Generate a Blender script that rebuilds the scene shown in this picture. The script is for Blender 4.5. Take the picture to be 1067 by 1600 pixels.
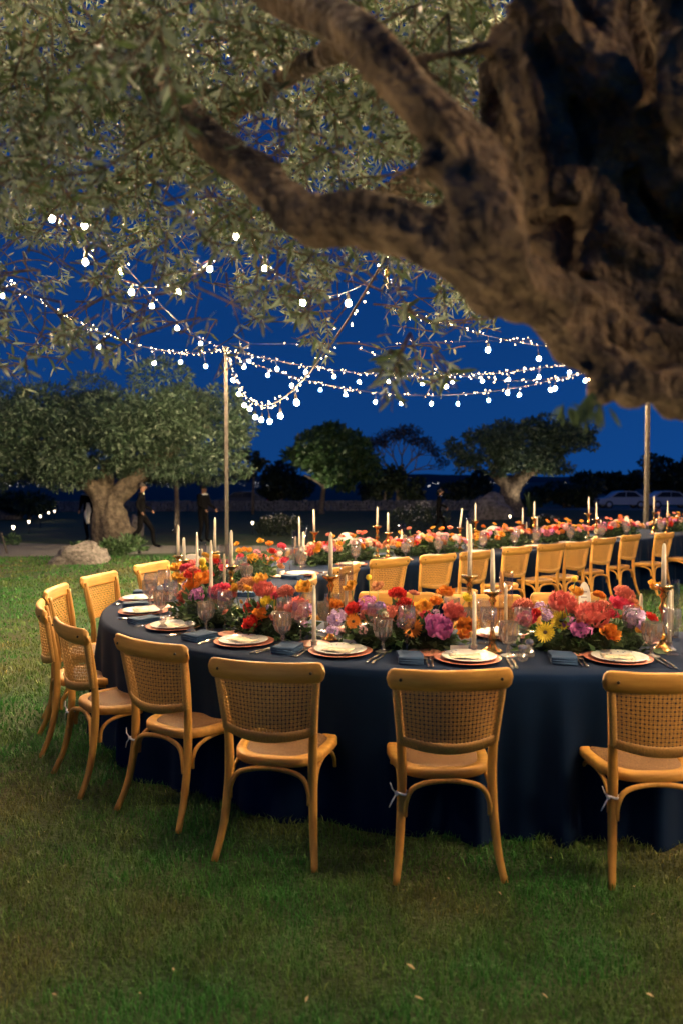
import bpy, bmesh, math, random
import numpy as np
from mathutils import Vector, Matrix, noise as mnoise

R = math.radians
sc = bpy.context.scene
col = sc.collection
for o in list(bpy.data.objects):
    bpy.data.objects.remove(o)

# ---------------------------------------------------------------- camera
F_PX, V0, CAM_H = 1244.0, 748.0, 1.64          # focal length and horizon in photo pixels, eye height
PITCH = math.atan((800 - V0) / F_PX)
cd = bpy.data.cameras.new('camera')
cam = bpy.data.objects.new('camera', cd)
col.objects.link(cam)
cam.location = (0, 0, CAM_H)
cam.rotation_euler = (math.pi / 2 - PITCH, 0, 0)
cd.sensor_fit = 'VERTICAL'
cd.sensor_height = 36
cd.sensor_width = 24
cd.lens = 36 * F_PX / 1600
cd.clip_start = 0.05
cd.clip_end = 30000
cd.dof.use_dof = True
cd.dof.focus_distance = 5.0
cd.dof.aperture_fstop = 2.0
sc.camera = cam

# ---------------------------------------------------------------- world (dusk) and sun
world = bpy.data.worlds.new('World')
sc.world = world
world.use_nodes = True
nt = world.node_tree
bg = nt.nodes['Background']
sky = nt.nodes.new('ShaderNodeTexSky')
sky.sky_type = 'NISHITA'
sky.sun_disc = False
sky.sun_elevation = R(-2)
sky.sun_rotation = R(90)
sky.ozone_density = 3
sky.dust_density = .5
tc = nt.nodes.new('ShaderNodeTexCoord')
lift = nt.nodes.new('ShaderNodeVectorMath')
lift.operation = 'ADD'
lift.inputs[1].default_value = (0, 0, .45)
nrm = nt.nodes.new('ShaderNodeVectorMath')
nrm.operation = 'NORMALIZE'
tint = nt.nodes.new('ShaderNodeMix')
tint.data_type = 'RGBA'
tint.blend_type = 'MULTIPLY'
tint.inputs['Factor'].default_value = 1
tint.inputs['B'].default_value = (.10, .62, .95, 1)
nt.links.new(tc.outputs['Generated'], lift.inputs[0])
nt.links.new(lift.outputs[0], nrm.inputs[0])
nt.links.new(nrm.outputs[0], sky.inputs[0])
nt.links.new(sky.outputs[0], tint.inputs['A'])
nt.links.new(tint.outputs['Result'], bg.inputs[0])
bg.inputs[1].default_value = 1.65

sd = bpy.data.lights.new('sun', 'SUN')          # what is left of the afterglow
sd.energy = .015
sd.angle = R(20)
sd.color = (.55, .7, 1)
sun = bpy.data.objects.new('sun', sd)
col.objects.link(sun)
sun.rotation_euler = (R(70), 0, R(110))

vs = sc.view_settings
vs.view_transform = 'Standard'
vs.look = 'None'
vs.exposure = 0
vs.gamma = 1
vs.use_curve_mapping = False
sc.cycles.use_denoising = True
sc.cycles.use_light_tree = True
sc.cycles.sample_clamp_indirect = 6
sc.cycles.sample_clamp_direct = 0
sc.cycles.max_bounces = 8
sc.cycles.transparent_max_bounces = 24
sc.cycles.caustics_reflective = False
sc.cycles.caustics_refractive = False

BULB = 5200          # emission of the festoon bulbs

# ---------------------------------------------------------------- projection helpers (photo pixel -> place)
cP, sP = math.cos(PITCH), math.sin(PITCH)
def ray(u, v):
    dx, dy = (u - 533.5) / F_PX, (v - 800) / F_PX
    return Vector((dx, cP - dy * sP, -sP - dy * cP))
def at_z(u, v, z):
    d = ray(u, v)
    return Vector((0, 0, CAM_H)) + d * ((z - CAM_H) / d.z)
def at_y(u, v, y):
    d = ray(u, v)
    return Vector((0, 0, CAM_H)) + d * (y / d.y)
def project(x, y, z):
    zz = z - CAM_H
    f = y * cP - zz * sP
    d = -y * sP - zz * cP
    return 533.5 + F_PX * x / f, 800 + F_PX * d / f
def terrain(x, y):
    def drop(y):
        if y < 12: return 0.
        if y < 16: return -.03 * (y - 12) ** 2 / 8
        if y < 30: return -.06 - .03 * (y - 16)
        if y < 110: return -.48 - .0095 * (y - 30)
        return -1.24 - .12 * (y - 110)
    return drop(y) + .012 * math.sin(x * .9 + 1) * math.sin(y * .7) * min(1, max(0, (y - 9) / 6))
def at_ground(u, v):
    z = 0.
    for _ in range(30):
        p = at_z(u, v, z)
        z = .5 * z + .5 * terrain(p.x, p.y)
    p.z = terrain(p.x, p.y)
    return p

# ---------------------------------------------------------------- mesh helpers
class MB:
    def __init__(self):
        self.v, self.f = [], []
    def add(self, vs_, fs_):
        b = len(self.v)
        self.v += [tuple(p) for p in vs_]
        self.f += [tuple(i + b for i in f) for f in fs_]
        return self
    def box(self, c, s, rz=0, top=1.0, rx=0, ry=0):
        m = Matrix.Rotation(rz, 3, 'Z') @ Matrix.Rotation(ry, 3, 'Y') @ Matrix.Rotation(rx, 3, 'X')
        pts = []
        for k, z in ((1, -1), (top, 1)):
            for x, y in ((-1, -1), (1, -1), (1, 1), (-1, 1)):
                pts.append(m @ Vector((x * s[0] / 2 * k, y * s[1] / 2 * k, z * s[2] / 2)) + Vector(c))
        return self.add(pts, [(3, 2, 1, 0), (4, 5, 6, 7), (0, 1, 5, 4), (1, 2, 6, 5), (2, 3, 7, 6), (3, 0, 4, 7)])
    def tube(self, pts, rad, n=8, caps=True, flat=1.0, flute=None):
        pts = [Vector(p) for p in pts]
        if not hasattr(rad, '__len__'): rad = [rad] * len(pts)
        vs_, fs_ = [], []
        t0 = (pts[1] - pts[0]).normalized()
        ref = Vector((0, 0, 1)) if abs(t0.z) < .9 else Vector((1, 0, 0))
        a = t0.cross(ref).normalized()
        for i, p in enumerate(pts):
            t = (pts[min(i + 1, len(pts) - 1)] - pts[max(i - 1, 0)]).normalized()
            a = (a - t * a.dot(t)).normalized()
            b = t.cross(a)
            for k in range(n):
                th = 2 * math.pi * k / n
                vs_.append(p + (a * math.cos(th) + b * math.sin(th) * flat) * (rad[i] * (1 + flute(th, i)) if flute else rad[i]))
        for i in range(len(pts) - 1):
            for k in range(n):
                k2 = (k + 1) % n
                fs_.append((i * n + k, i * n + k2, (i + 1) * n + k2, (i + 1) * n + k))
        if caps:
            fs_.append(tuple(range(n - 1, -1, -1)))
            fs_.append(tuple((len(pts) - 1) * n + k for k in range(n)))
        return self.add(vs_, fs_)
    def lathe(self, prof, n=20, c=(0, 0, 0), flute=None):
        vs_, fs_ = [], []
        for r, z in prof:
            for k in range(n):
                th = 2 * math.pi * k / n
                rr = r * (1 + (flute(k, z) if flute else 0))
                vs_.append((c[0] + rr * math.cos(th), c[1] + rr * math.sin(th), c[2] + z))
        m = len(prof)
        for i in range(m - 1):
            for k in range(n):
                k2 = (k + 1) % n
                fs_.append((i * n + k, i * n + k2, (i + 1) * n + k2, (i + 1) * n + k))
        if prof[0][0] > 1e-6: fs_.append(tuple(range(n - 1, -1, -1)))
        if prof[-1][0] > 1e-6: fs_.append(tuple((m - 1) * n + k for k in range(n)))
        return self.add(vs_, fs_)
    def sphere(self, c, r, n=10, m=7, s=(1, 1, 1)):
        prof = [(max(1e-7, r * math.sin(math.pi * i / m)), -r * math.cos(math.pi * i / m)) for i in range(m + 1)]
        b = MB().lathe(prof, n)
        return self.add([(c[0] + x * s[0], c[1] + y * s[1], c[2] + z * s[2]) for x, y, z in b.v], b.f)
    def mesh(self, name, mat, smooth=True):
        me = bpy.data.meshes.new(name)
        me.from_pydata(self.v, [], self.f)
        if smooth: me.polygons.foreach_set('use_smooth', [True] * len(me.polygons))
        me.materials.append(mat)
        me.update()
        return me
    def build(self, name, mat, parent=None, smooth=True):
        return link(name, self.mesh(name, mat, smooth), parent)

def link(name, me, parent=None):
    o = bpy.data.objects.new(name, me)
    col.objects.link(o)
    o.parent = parent
    return o
def np_mesh(name, verts, faces_flat, counts, mat, smooth=False):
    me = bpy.data.meshes.new(name)
    verts = np.asarray(verts, np.float32).reshape(-1, 3)
    faces_flat = np.asarray(faces_flat, np.int32).ravel()
    counts = np.asarray(counts, np.int32)
    me.vertices.add(len(verts)); me.vertices.foreach_set('co', verts.ravel())
    me.loops.add(len(faces_flat)); me.loops.foreach_set('vertex_index', faces_flat)
    me.polygons.add(len(counts))
    me.polygons.foreach_set('loop_start', np.concatenate(([0], np.cumsum(counts)[:-1])).astype(np.int32))
    me.polygons.foreach_set('loop_total', counts)
    me.polygons.foreach_set('use_smooth', np.full(len(counts), smooth))
    me.update(calc_edges=True)
    me.validate()
    me.materials.append(mat)
    return me
def tag(o, label=None, cat=None, group=None, kind=None):
    if label: o['label'] = label
    if cat: o['category'] = cat
    if group: o['group'] = group
    if kind: o['kind'] = kind
    return o
def empty(name, loc=(0, 0, 0), rz=0):
    o = bpy.data.objects.new(name, None)
    o.empty_display_size = .05
    col.objects.link(o)
    o.location = loc
    o.rotation_euler = (0, 0, rz)
    return o
def copy_tree(o, parent=None):
    c = o.copy()
    col.objects.link(c)
    c.parent = parent
    for ch in o.children:
        copy_tree(ch, c)
    return c
def baked(o):
    """replace an object's mesh by its evaluated (modifier) mesh"""
    dg = bpy.context.evaluated_depsgraph_get()
    me = bpy.data.meshes.new_from_object(o.evaluated_get(dg))
    old = o.data
    o.modifiers.clear()
    o.data = me
    bpy.data.meshes.remove(old)
    return me
def crom(pts, n):
    """Catmull-Rom through pts, n samples per span"""
    pts = [Vector(p) for p in pts]
    out = []
    for i in range(len(pts) - 1):
        p0, p1, p2, p3 = pts[max(i - 1, 0)], pts[i], pts[i + 1], pts[min(i + 2, len(pts) - 1)]
        for k in range(n):
            t = k / n
            out.append(.5 * ((2 * p1) + (p2 - p0) * t + (2 * p0 - 5 * p1 + 4 * p2 - p3) * t * t + (3 * p1 - p0 - 3 * p2 + p3) * t ** 3))
    out.append(pts[-1])
    return out

# ---------------------------------------------------------------- materials
def mat(name, c, rough=.6, metal=0, var=.0, scale=20, bump=0, bscale=None, c2=None, emit=None, es=0, coords='Object', rnd=0, sheen=0, trans=0, spec=None, subs=0):
    m = bpy.data.materials.new(name)
    m.use_nodes = True
    nt = m.node_tree
    N, L = nt.nodes, nt.links
    b = N['Principled BSDF']
    b.inputs['Base Color'].default_value = (*c, 1)
    b.inputs['Roughness'].default_value = rough
    b.inputs['Metallic'].default_value = metal
    if spec is not None: b.inputs['Specular IOR Level'].default_value = spec
    if sheen: b.inputs['Sheen Weight'].default_value = sheen
    if emit:
        b.inputs['Emission Color'].default_value = (*emit, 1)
        b.inputs['Emission Strength'].default_value = es
    tco = N.new('ShaderNodeTexCoord')
    src = None
    if var or c2:
        nz = N.new('ShaderNodeTexNoise')
        nz.inputs['Scale'].default_value = scale
        nz.inputs['Detail'].default_value = 6
        nz.inputs['Roughness'].default_value = .6
        L.new(tco.outputs[coords], nz.inputs['Vector'])
        rp = N.new('ShaderNodeValToRGB')
        e = rp.color_ramp.elements
        e[0].position, e[1].position = .33, .68
        e[0].color = (*(c2 or [x * (1 - var) for x in c]), 1)
        e[1].color = (*[min(1, x * (1 + var)) for x in c], 1)
        L.new(nz.outputs['Fac'], rp.inputs[0])
        src = rp.outputs[0]
    if rnd:
        oi = N.new('ShaderNodeObjectInfo')
        hs = N.new('ShaderNodeHueSaturation')
        mr = N.new('ShaderNodeMapRange')
        mr.inputs['To Min'].default_value = 1 - rnd
        mr.inputs['To Max'].default_value = 1 + rnd
        L.new(oi.outputs['Random'], mr.inputs[0])
        L.new(mr.outputs[0], hs.inputs['Value'])
        if src: L.new(src, hs.inputs['Color'])
        else: hs.inputs['Color'].default_value = (*c, 1)
        src = hs.outputs[0]
    if src: L.new(src, b.inputs['Base Color'])
    if bump:
        nb = N.new('ShaderNodeTexNoise')
        nb.inputs['Scale'].default_value = bscale or scale * 2
        nb.inputs['Detail'].default_value = 8
        L.new(tco.outputs[coords], nb.inputs['Vector'])
        bp = N.new('ShaderNodeBump')
        bp.inputs['Strength'].default_value = min(1, bump)
        bp.inputs['Distance'].default_value = .02 * bump
        L.new(nb.outputs['Fac'], bp.inputs['Height'])
        L.new(bp.outputs[0], b.inputs['Normal'])
    if trans:
        tr = N.new('ShaderNodeBsdfTranslucent')
        mx = N.new('ShaderNodeMixShader')
        mx.inputs[0].default_value = trans
        if src: L.new(src, tr.inputs[0])
        else: tr.inputs[0].default_value = (*c, 1)
        L.new(b.outputs[0], mx.inputs[1])
        L.new(tr.outputs[0], mx.inputs[2])
        L.new(mx.outputs[0], N['Material Output'].inputs[0])
    return m

def glass_mat(name, tint_=(.96, .95, .94), rough=.03, ior=1.5, extra=.04, haze=.0):
    """thin glass: see-through, with a fresnel reflection"""
    m = bpy.data.materials.new(name)
    m.use_nodes = True
    nt = m.node_tree
    N, L = nt.nodes, nt.links
    N.remove(N['Principled BSDF'])
    t = N.new('ShaderNodeBsdfTransparent'); t.inputs[0].default_value = (*tint_, 1)
    g = N.new('ShaderNodeBsdfGlossy'); g.inputs['Roughness'].default_value = rough
    fr = N.new('ShaderNodeLayerWeight'); fr.inputs[0].default_value = .5
    pw = N.new('ShaderNodeMath'); pw.operation = 'POWER'; pw.inputs[1].default_value = 3.5
    sc_ = N.new('ShaderNodeMath'); sc_.operation = 'MULTIPLY'; sc_.inputs[1].default_value = .55 * (ior - .5)
    ad = N.new('ShaderNodeMath'); ad.operation = 'ADD'; ad.inputs[1].default_value = extra
    L.new(fr.outputs['Facing'], pw.inputs[0]); L.new(pw.outputs[0], sc_.inputs[0])
    mx = N.new('ShaderNodeMixShader')
    L.new(sc_.outputs[0], ad.inputs[0]); L.new(ad.outputs[0], mx.inputs[0])
    L.new(t.outputs[0], mx.inputs[1]); L.new(g.outputs[0], mx.inputs[2])
    df = N.new('ShaderNodeBsdfDiffuse'); df.inputs[0].default_value = (.9, .86, .82, 1)
    m2 = N.new('ShaderNodeMixShader'); m2.inputs[0].default_value = haze
    L.new(mx.outputs[0], m2.inputs[1]); L.new(df.outputs[0], m2.inputs[2])
    L.new(m2.outputs[0], N['Material Output'].inputs[0])
    return m

def emit_mat(name, c, s):
    return mat(name, (.8, .8, .8), emit=c, es=s)

def leaf_mat(name, top, under, var=.35, rough=.5, scale=3):
    m = mat(name, top, rough, var=var, scale=scale)
    nt = m.node_tree
    N, L = nt.nodes, nt.links
    b = N['Principled BSDF']
    geo = N.new('ShaderNodeNewGeometry')
    mx = N.new('ShaderNodeMix'); mx.data_type = 'RGBA'
    src = b.inputs['Base Color'].links[0].from_socket
    L.new(geo.outputs['Backfacing'], mx.inputs['Factor'])
    L.new(src, mx.inputs['A'])
    mx.inputs['B'].default_value = (*under, 1)
    hs = N.new('ShaderNodeHueSaturation')
    mr = N.new('ShaderNodeMapRange'); mr.inputs['To Min'].default_value = .6; mr.inputs['To Max'].default_value = 1.4
    L.new(geo.outputs['Random Per Island'], mr.inputs[0]); L.new(mr.outputs[0], hs.inputs['Value'])
    L.new(mx.outputs['Result'], hs.inputs['Color'])
    L.new(hs.outputs[0], b.inputs['Base Color'])
    tr = N.new('ShaderNodeBsdfTranslucent'); ms = N.new('ShaderNodeMixShader'); ms.inputs[0].default_value = .22
    L.new(hs.outputs[0], tr.inputs[0]); L.new(b.outputs[0], ms.inputs[1]); L.new(tr.outputs[0], ms.inputs[2])
    L.new(ms.outputs[0], N['Material Output'].inputs[0])
    return m

M = {}
# wood with a stretched grain
def wood_mat(name, c, c2, rough=.55, stretch=(6, 6, 60), rnd=.2):
    m = mat(name, c, rough, c2=c2, scale=1, rnd=rnd)
    nt = m.node_tree
    nz = [n for n in nt.nodes if n.type == 'TEX_NOISE'][0]
    tcn = [n for n in nt.nodes if n.type == 'TEX_COORD'][0]
    mp = nt.nodes.new('ShaderNodeMapping')
    mp.inputs['Scale'].default_value = stretch
    nt.links.new(tcn.outputs['Object'], mp.inputs[0]); nt.links.new(mp.outputs[0], nz.inputs['Vector'])
    return m
M['wood'] = wood_mat('honey_wood', (.60, .30, .055), (.44, .20, .032), stretch=(40, 40, 5))
M['rail'] = wood_mat('honey_wood_rail', (.64, .33, .065), (.47, .22, .04), stretch=(5, 40, 40))
M['cane'] = mat('rattan_cane', (.74, .37, .08), .5, var=.3, scale=160, rnd=.1)
M['wrap'] = mat('rattan_wrapping', (.60, .32, .085), .55, var=.35, scale=240, rnd=.1, bump=.2)
M['screw'] = mat('dark_screw', (.05, .035, .02), .4, .6)
M['tie'] = mat('white_tie', (.72, .72, .74), .5)
def weave_mat():
    m = mat('woven_seat', (.40, .20, .09), .6, rnd=.08)
    nt = m.node_tree; N, L = nt.nodes, nt.links
    tcn = N.new('ShaderNodeTexCoord'); mp = N.new('ShaderNodeMapping')
    mp.inputs['Scale'].default_value = (1, 1, 1); mp.inputs['Rotation'].default_value = (0, 0, R(45))
    ck = N.new('ShaderNodeTexBrick')
    ck.inputs['Scale'].default_value = 62
    ck.inputs['Color1'].default_value = (.50, .28, .12, 1); ck.inputs['Color2'].default_value = (.30, .155, .065, 1); ck.inputs['Mortar'].default_value = (.07, .03, .015, 1)
    ck.inputs['Mortar Size'].default_value = .05
    L.new(tcn.outputs['Object'], mp.inputs[0]); L.new(mp.outputs[0], ck.inputs['Vector'])
    hs = [n for n in N if n.type == 'HUE_SAT'][0]
    L.new(ck.outputs['Color'], hs.inputs['Color'])
    bp = N.new('ShaderNodeBump'); bp.inputs['Strength'].default_value = .7; bp.inputs['Distance'].default_value = .003
    L.new(ck.outputs['Color'], bp.inputs['Height']); L.new(bp.outputs[0], N['Principled BSDF'].inputs['Normal'])
    return m
M['seat_weave'] = weave_mat()
M['cloth'] = mat('navy_cloth', (.0012, .0105, .038), .9, spec=.1, var=.18, scale=2.5, bump=.12, bscale=500, sheen=.03)
M['napkin'] = mat('blue_napkin', (.006, .034, .095), .85, var=.15, scale=30, bump=.2, bscale=700)
M['charger'] = mat('pink_charger', (.62, .24, .17), .18, var=.12, scale=30)
M['bread'] = mat('terracotta_plate', (.62, .25, .17), .3, var=.12, scale=18)
M['menu'] = None
M['card'] = mat('white_card', (.75, .73, .68), .7)
M['silver'] = mat('cutlery_metal', (.80, .70, .52), .22, 1)
M['brass'] = mat('brass', (.72, .40, .115), .27, 1, var=.2, scale=40)
M['candle'] = mat('candle_wax', (.90, .83, .70), .5, trans=.3)
M['wick'] = mat('wick', (.03, .025, .02), .9)
M['glass'] = glass_mat('clear_glass', (.93, .91, .89), .10, 1.8, .13, .02)
M['crystal'] = glass_mat('cut_crystal', (.80, .73, .69), .16, 1.8, .28, .07)
M['tube_glass'] = glass_mat('hurricane_glass', (.95, .93, .90), .02, 1.45, .06)
def plate_mat():
    m = mat('patterned_china', (.78, .76, .72), .15)
    nt = m.node_tree; N, L = nt.nodes, nt.links
    b = N['Principled BSDF']
    tcn = N.new('ShaderNodeTexCoord')
    vo = N.new('ShaderNodeTexVoronoi'); vo.inputs['Scale'].default_value = 48
    nz = N.new('ShaderNodeTexNoise'); nz.inputs['Scale'].default_value = 26; nz.inputs['Detail'].default_value = 3
    L.new(tcn.outputs['Object'], vo.inputs['Vector']); L.new(tcn.outputs['Object'], nz.inputs['Vector'])
    ad = N.new('ShaderNodeMath'); ad.operation = 'ADD'
    L.new(vo.outputs['Distance'], ad.inputs[0]); L.new(nz.outputs['Fac'], ad.inputs[1])
    rp = N.new('ShaderNodeValToRGB'); e = rp.color_ramp.elements
    e[0].position, e[1].position = .60, .70
    e[0].color = (.08, .14, .34, 1); e[1].color = (.78, .76, .72, 1)
    L.new(ad.outputs[0], rp.inputs[0]); L.new(rp.outputs[0], b.inputs['Base Color'])
    return m
M['plate'] = plate_mat()
def menu_mat():
    m = mat('printed_menu', (.74, .62, .44), .8)
    nt = m.node_tree; N, L = nt.nodes, nt.links
    tcn = N.new('ShaderNodeTexCoord'); mp = N.new('ShaderNodeMapping')
    mp.inputs['Scale'].default_value = (60, 28, 1)
    nz = N.new('ShaderNodeTexNoise'); nz.inputs['Scale'].default_value = 1; nz.inputs['Detail'].default_value = 4
    L.new(tcn.outputs['Object'], mp.inputs[0]); L.new(mp.outputs[0], nz.inputs['Vector'])
    rp = N.new('ShaderNodeValToRGB'); e = rp.color_ramp.elements
    e[0].position, e[1].position = .36, .44
    e[0].color = (.22, .19, .15, 1); e[1].color = (.74, .62, .44, 1)
    L.new(nz.outputs['Fac'], rp.inputs[0]); L.new(rp.outputs[0], N['Principled BSDF'].inputs['Base Color'])
    return m
M['menu'] = menu_mat()

# ground
def lawn_mat():
    m = mat('lawn_soil', (.03, .05, .012), .95)
    nt = m.node_tree; N, L = nt.nodes, nt.links
    b = N['Principled BSDF']; tcn = N.new('ShaderNodeTexCoord')
    n1 = N.new('ShaderNodeTexNoise'); n1.inputs['Scale'].default_value = .9; n1.inputs['Detail'].default_value = 5
    n2 = N.new('ShaderNodeTexNoise'); n2.inputs['Scale'].default_value = 45; n2.inputs['Detail'].default_value = 8
    for n in (n1, n2): L.new(tcn.outputs['Object'], n.inputs['Vector'])
    r1 = N.new('ShaderNodeValToRGB'); e = r1.color_ramp.elements
    e[0].position, e[1].position = .35, .7
    e[0].color = (.020, .080, .013, 1); e[1].color = (.075, .066, .02, 1)
    r2 = N.new('ShaderNodeValToRGB'); e = r2.color_ramp.elements
    e[0].position, e[1].position = .3, .75
    e[0].color = (.35, .35, .35, 1); e[1].color = (1.2, 1.2, 1.2, 1)
    mx = N.new('ShaderNodeMix'); mx.data_type = 'RGBA'; mx.blend_type = 'MULTIPLY'; mx.inputs['Factor'].default_value = 1
    L.new(n1.outputs['Fac'], r1.inputs[0]); L.new(n2.outputs['Fac'], r2.inputs[0])
    L.new(r1.outputs[0], mx.inputs['A']); L.new(r2.outputs[0], mx.inputs['B']); L.new(mx.outputs['Result'], b.inputs['Base Color'])
    bp = N.new('ShaderNodeBump'); bp.inputs['Strength'].default_value = .8; bp.inputs['Distance'].default_value = .03
    L.new(n2.outputs['Fac'], bp.inputs['Height']); L.new(bp.outputs[0], b.inputs['Normal'])
    return m
M['lawn'] = lawn_mat()
def blade_mat():
    m = mat('grass_blades', (.06, .13, .02), .55)
    nt = m.node_tree; N, L = nt.nodes, nt.links
    b = N['Principled BSDF']; tcn = N.new('ShaderNodeTexCoord')
    n1 = N.new('ShaderNodeTexNoise'); n1.inputs['Scale'].default_value = .95; n1.inputs['Detail'].default_value = 6; n1.inputs['Roughness'].default_value = .65
    L.new(tcn.outputs['Object'], n1.inputs['Vector'])
    r1 = N.new('ShaderNodeValToRGB'); e = r1.color_ramp.elements
    e[0].position, e[1].position = .44, .62
    e[0].color = (.036, .190, .025, 1); e[1].color = (.15, .16, .042, 1)
    L.new(n1.outputs['Fac'], r1.inputs[0])
    geo = N.new('ShaderNodeNewGeometry')
    r2 = N.new('ShaderNodeValToRGB'); e = r2.color_ramp.elements
    e[0].position, e[1].position = 0, .97
    e[0].color = (.55, .6, .5, 1); e[1].color = (1.35, 1.3, 1.2, 1)
    ne = e.new(.985); ne.color = (3.2, 2.2, 2.8, 1)
    L.new(geo.outputs['Random Per Island'], r2.inputs[0])
    mx = N.new('ShaderNodeMix'); mx.data_type = 'RGBA'; mx.blend_type = 'MULTIPLY'; mx.inputs['Factor'].default_value = 1
    L.new(r1.outputs[0], mx.inputs['A']); L.new(r2.outputs[0], mx.inputs['B']); L.new(mx.outputs['Result'], b.inputs['Base Color'])
    tr = N.new('ShaderNodeBsdfTranslucent'); ms = N.new('ShaderNodeMixShader'); ms.inputs[0].default_value = .25
    L.new(mx.outputs['Result'], tr.inputs[0]); L.new(b.outputs[0], ms.inputs[1]); L.new(tr.outputs[0], ms.inputs[2])
    L.new(ms.outputs[0], N['Material Output'].inputs[0])
    return m
M['blade'] = blade_mat()
M['gravel'] = mat('gravel', (.17, .16, .15), .95, var=.5, scale=60, bump=.8, bscale=90)
M['plain'] = mat('dark_plain', (.010, .014, .02), 1)
M['hill'] = mat('far_hill', (.012, .018, .03), 1)
M['stone'] = mat('pale_rock', (.27, .24, .22), .9, c2=(.07, .06, .05), scale=5, bump=2, bscale=9)
M['wall'] = mat('drystone', (.24, .24, .24), .95, c2=(.07, .07, .07), scale=5, bump=1, bscale=7)
M['bark'] = mat('olive_bark', (.24, .155, .08), .92, c2=(.030, .018, .009), scale=11, bump=2.6, bscale=34)
M['bark_far'] = mat('grey_bark', (.22, .175, .125), .9, c2=(.05, .038, .027), scale=7, bump=2, bscale=14)
M['pole'] = mat('weathered_pole', (.055, .047, .04), .8, var=.3, scale=12)
M['olive_leaf'] = leaf_mat('olive_leaf', (.072, .108, .036), (.23, .28, .18))
M['far_leaf'] = leaf_mat('olive_leaf_far', (.042, .082, .045), (.10, .15, .10), scale=.8)
M['green_leaf'] = leaf_mat('broad_leaf', (.045, .10, .03), (.07, .13, .05), scale=.8)
M['dark_leaf'] = leaf_mat('hedge_leaf', (.02, .035, .015), (.03, .045, .02), scale=.8)
M['thin_leaf'] = leaf_mat('sparse_leaf', (.05, .045, .035), (.07, .06, .05), scale=.8)
M['fol'] = leaf_mat('bouquet_leaf', (.022, .060, .014), (.05, .10, .03), scale=8)
M['stem'] = mat('flower_stem', (.08, .16, .04), .6)
M['cable'] = mat('string_cable', (.03, .03, .03), .8)
M['wire'] = mat('dark_wire', (.02, .02, .02), .8)
M['socket'] = mat('bulb_socket', (.03, .03, .03), .5)
M['bulb'] = emit_mat('lit_bulb', (1, .72, .40), BULB)
M['fairy'] = emit_mat('fairy_light', (1, .76, .42), 22)
M['bulb_off'] = glass_mat('unlit_bulb', (.95, .93, .88), .03, 1.5, .05)
M['filament'] = emit_mat('filament', (1, .6, .25), 6)
M['suit'] = mat('black_suit', (.004, .004, .005), .9, spec=.1)
M['skin'] = mat('skin', (.26, .14, .09), .6)
M['hair'] = mat('hair', (.02, .013, .01), .6)
M['shirt'] = mat('white_cloth', (.75, .74, .72), .8)
M['black_metal'] = mat('black_metal', (.03, .03, .03), .4, .8)
M['lamp_glow'] = emit_mat('lamp_glow', (1, .82, .55), 9)
M['car_paint'] = mat('pale_car_paint', (.40, .44, .50), .25, .3)
M['car_dark'] = mat('dark_car_paint', (.06, .07, .09), .25, .3)
M['car_glass'] = mat('car_glass', (.015, .02, .03), .1)
M['tyre'] = mat('tyre', (.02, .02, .02), .8)
M['city'] = emit_mat('city_light', (1, .95, .85), 1.6)

rng = random.Random(7)
nrng = np.random.default_rng(7)

# ================================================================ GROUND AND DISTANCE
def grid_sheet(name, xs, ys, zf, m):
    vs_ = [(x, y, zf(x, y)) for y in ys for x in xs]
    n = len(xs)
    fs_ = [(j * n + i, j * n + i + 1, (j + 1) * n + i + 1, (j + 1) * n + i) for j in range(len(ys) - 1) for i in range(n - 1)]
    return MB().add(vs_, fs_).build(name, m)
ys = [-12, -6, -2] + [i * .5 for i in range(0, 60)] + [30 + 2 * i for i in range(40)] + [112, 130, 160, 220, 300]
xs = [-160, -80, -40] + [-30 + i for i in range(61)] + [40, 80, 160]
tag(grid_sheet('lawn', xs, ys, terrain, M['lawn']), kind='structure')
pl = MB().add([(-16000, 140, -24), (16000, 140, -24), (16000, 15000, -60), (-16000, 15000, -60)], [(0, 1, 2, 3)]).build('plain', M['plain'])
tag(pl, kind='structure')
# low hills on the skyline
hv, hf = [], []
for i in range(81):
    x = -9000 + 225 * i
    h = 60 + 70 * mnoise.noise(Vector((x / 2300, 3, 0))) + 22 * mnoise.noise(Vector((x / 500, 9, 0)))
    hv += [(x, 12000, -60), (x, 12600, h), (x, 14000, -60)]
for i in range(80):
    for k in (0, 1):
        hf.append((i * 3 + k, i * 3 + 3 + k, i * 3 + 4 + k, i * 3 + 1 + k))
tag(MB().add(hv, hf).build('hills', M['hill']), kind='structure')
# town lights down on the plain
mb = MB()
for i in range(120):
    y = rng.uniform(2600, 8500)
    if rng.random() < .7:
        u = rng.choice([(860, 915), (0, 100), (640, 690), (395, 420), (205, 262), (760, 775)])
        u = rng.uniform(*u)
    else:
        u = rng.uniform(-20, 1090)
    x = (u - 533) / F_PX * y
    z = -24 - 36 * (y - 140) / 14860
    s = y / F_PX * rng.choice([.35, .45, .6, .9])
    mb.add([(x + s, y, z + s + 1), (x - s, y, z + s + 1), (x, y, z + 2 * s + 1), (x, y, z + 1), (x, y - s, z + s + 1)], [(0, 2, 4), (2, 1, 4), (1, 3, 4), (3, 0, 4)])
tag(mb.build('town_lights', M['city'], smooth=False), 'scattered pale lights of a town down on the dark plain', 'town lights', kind='stuff')

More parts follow.
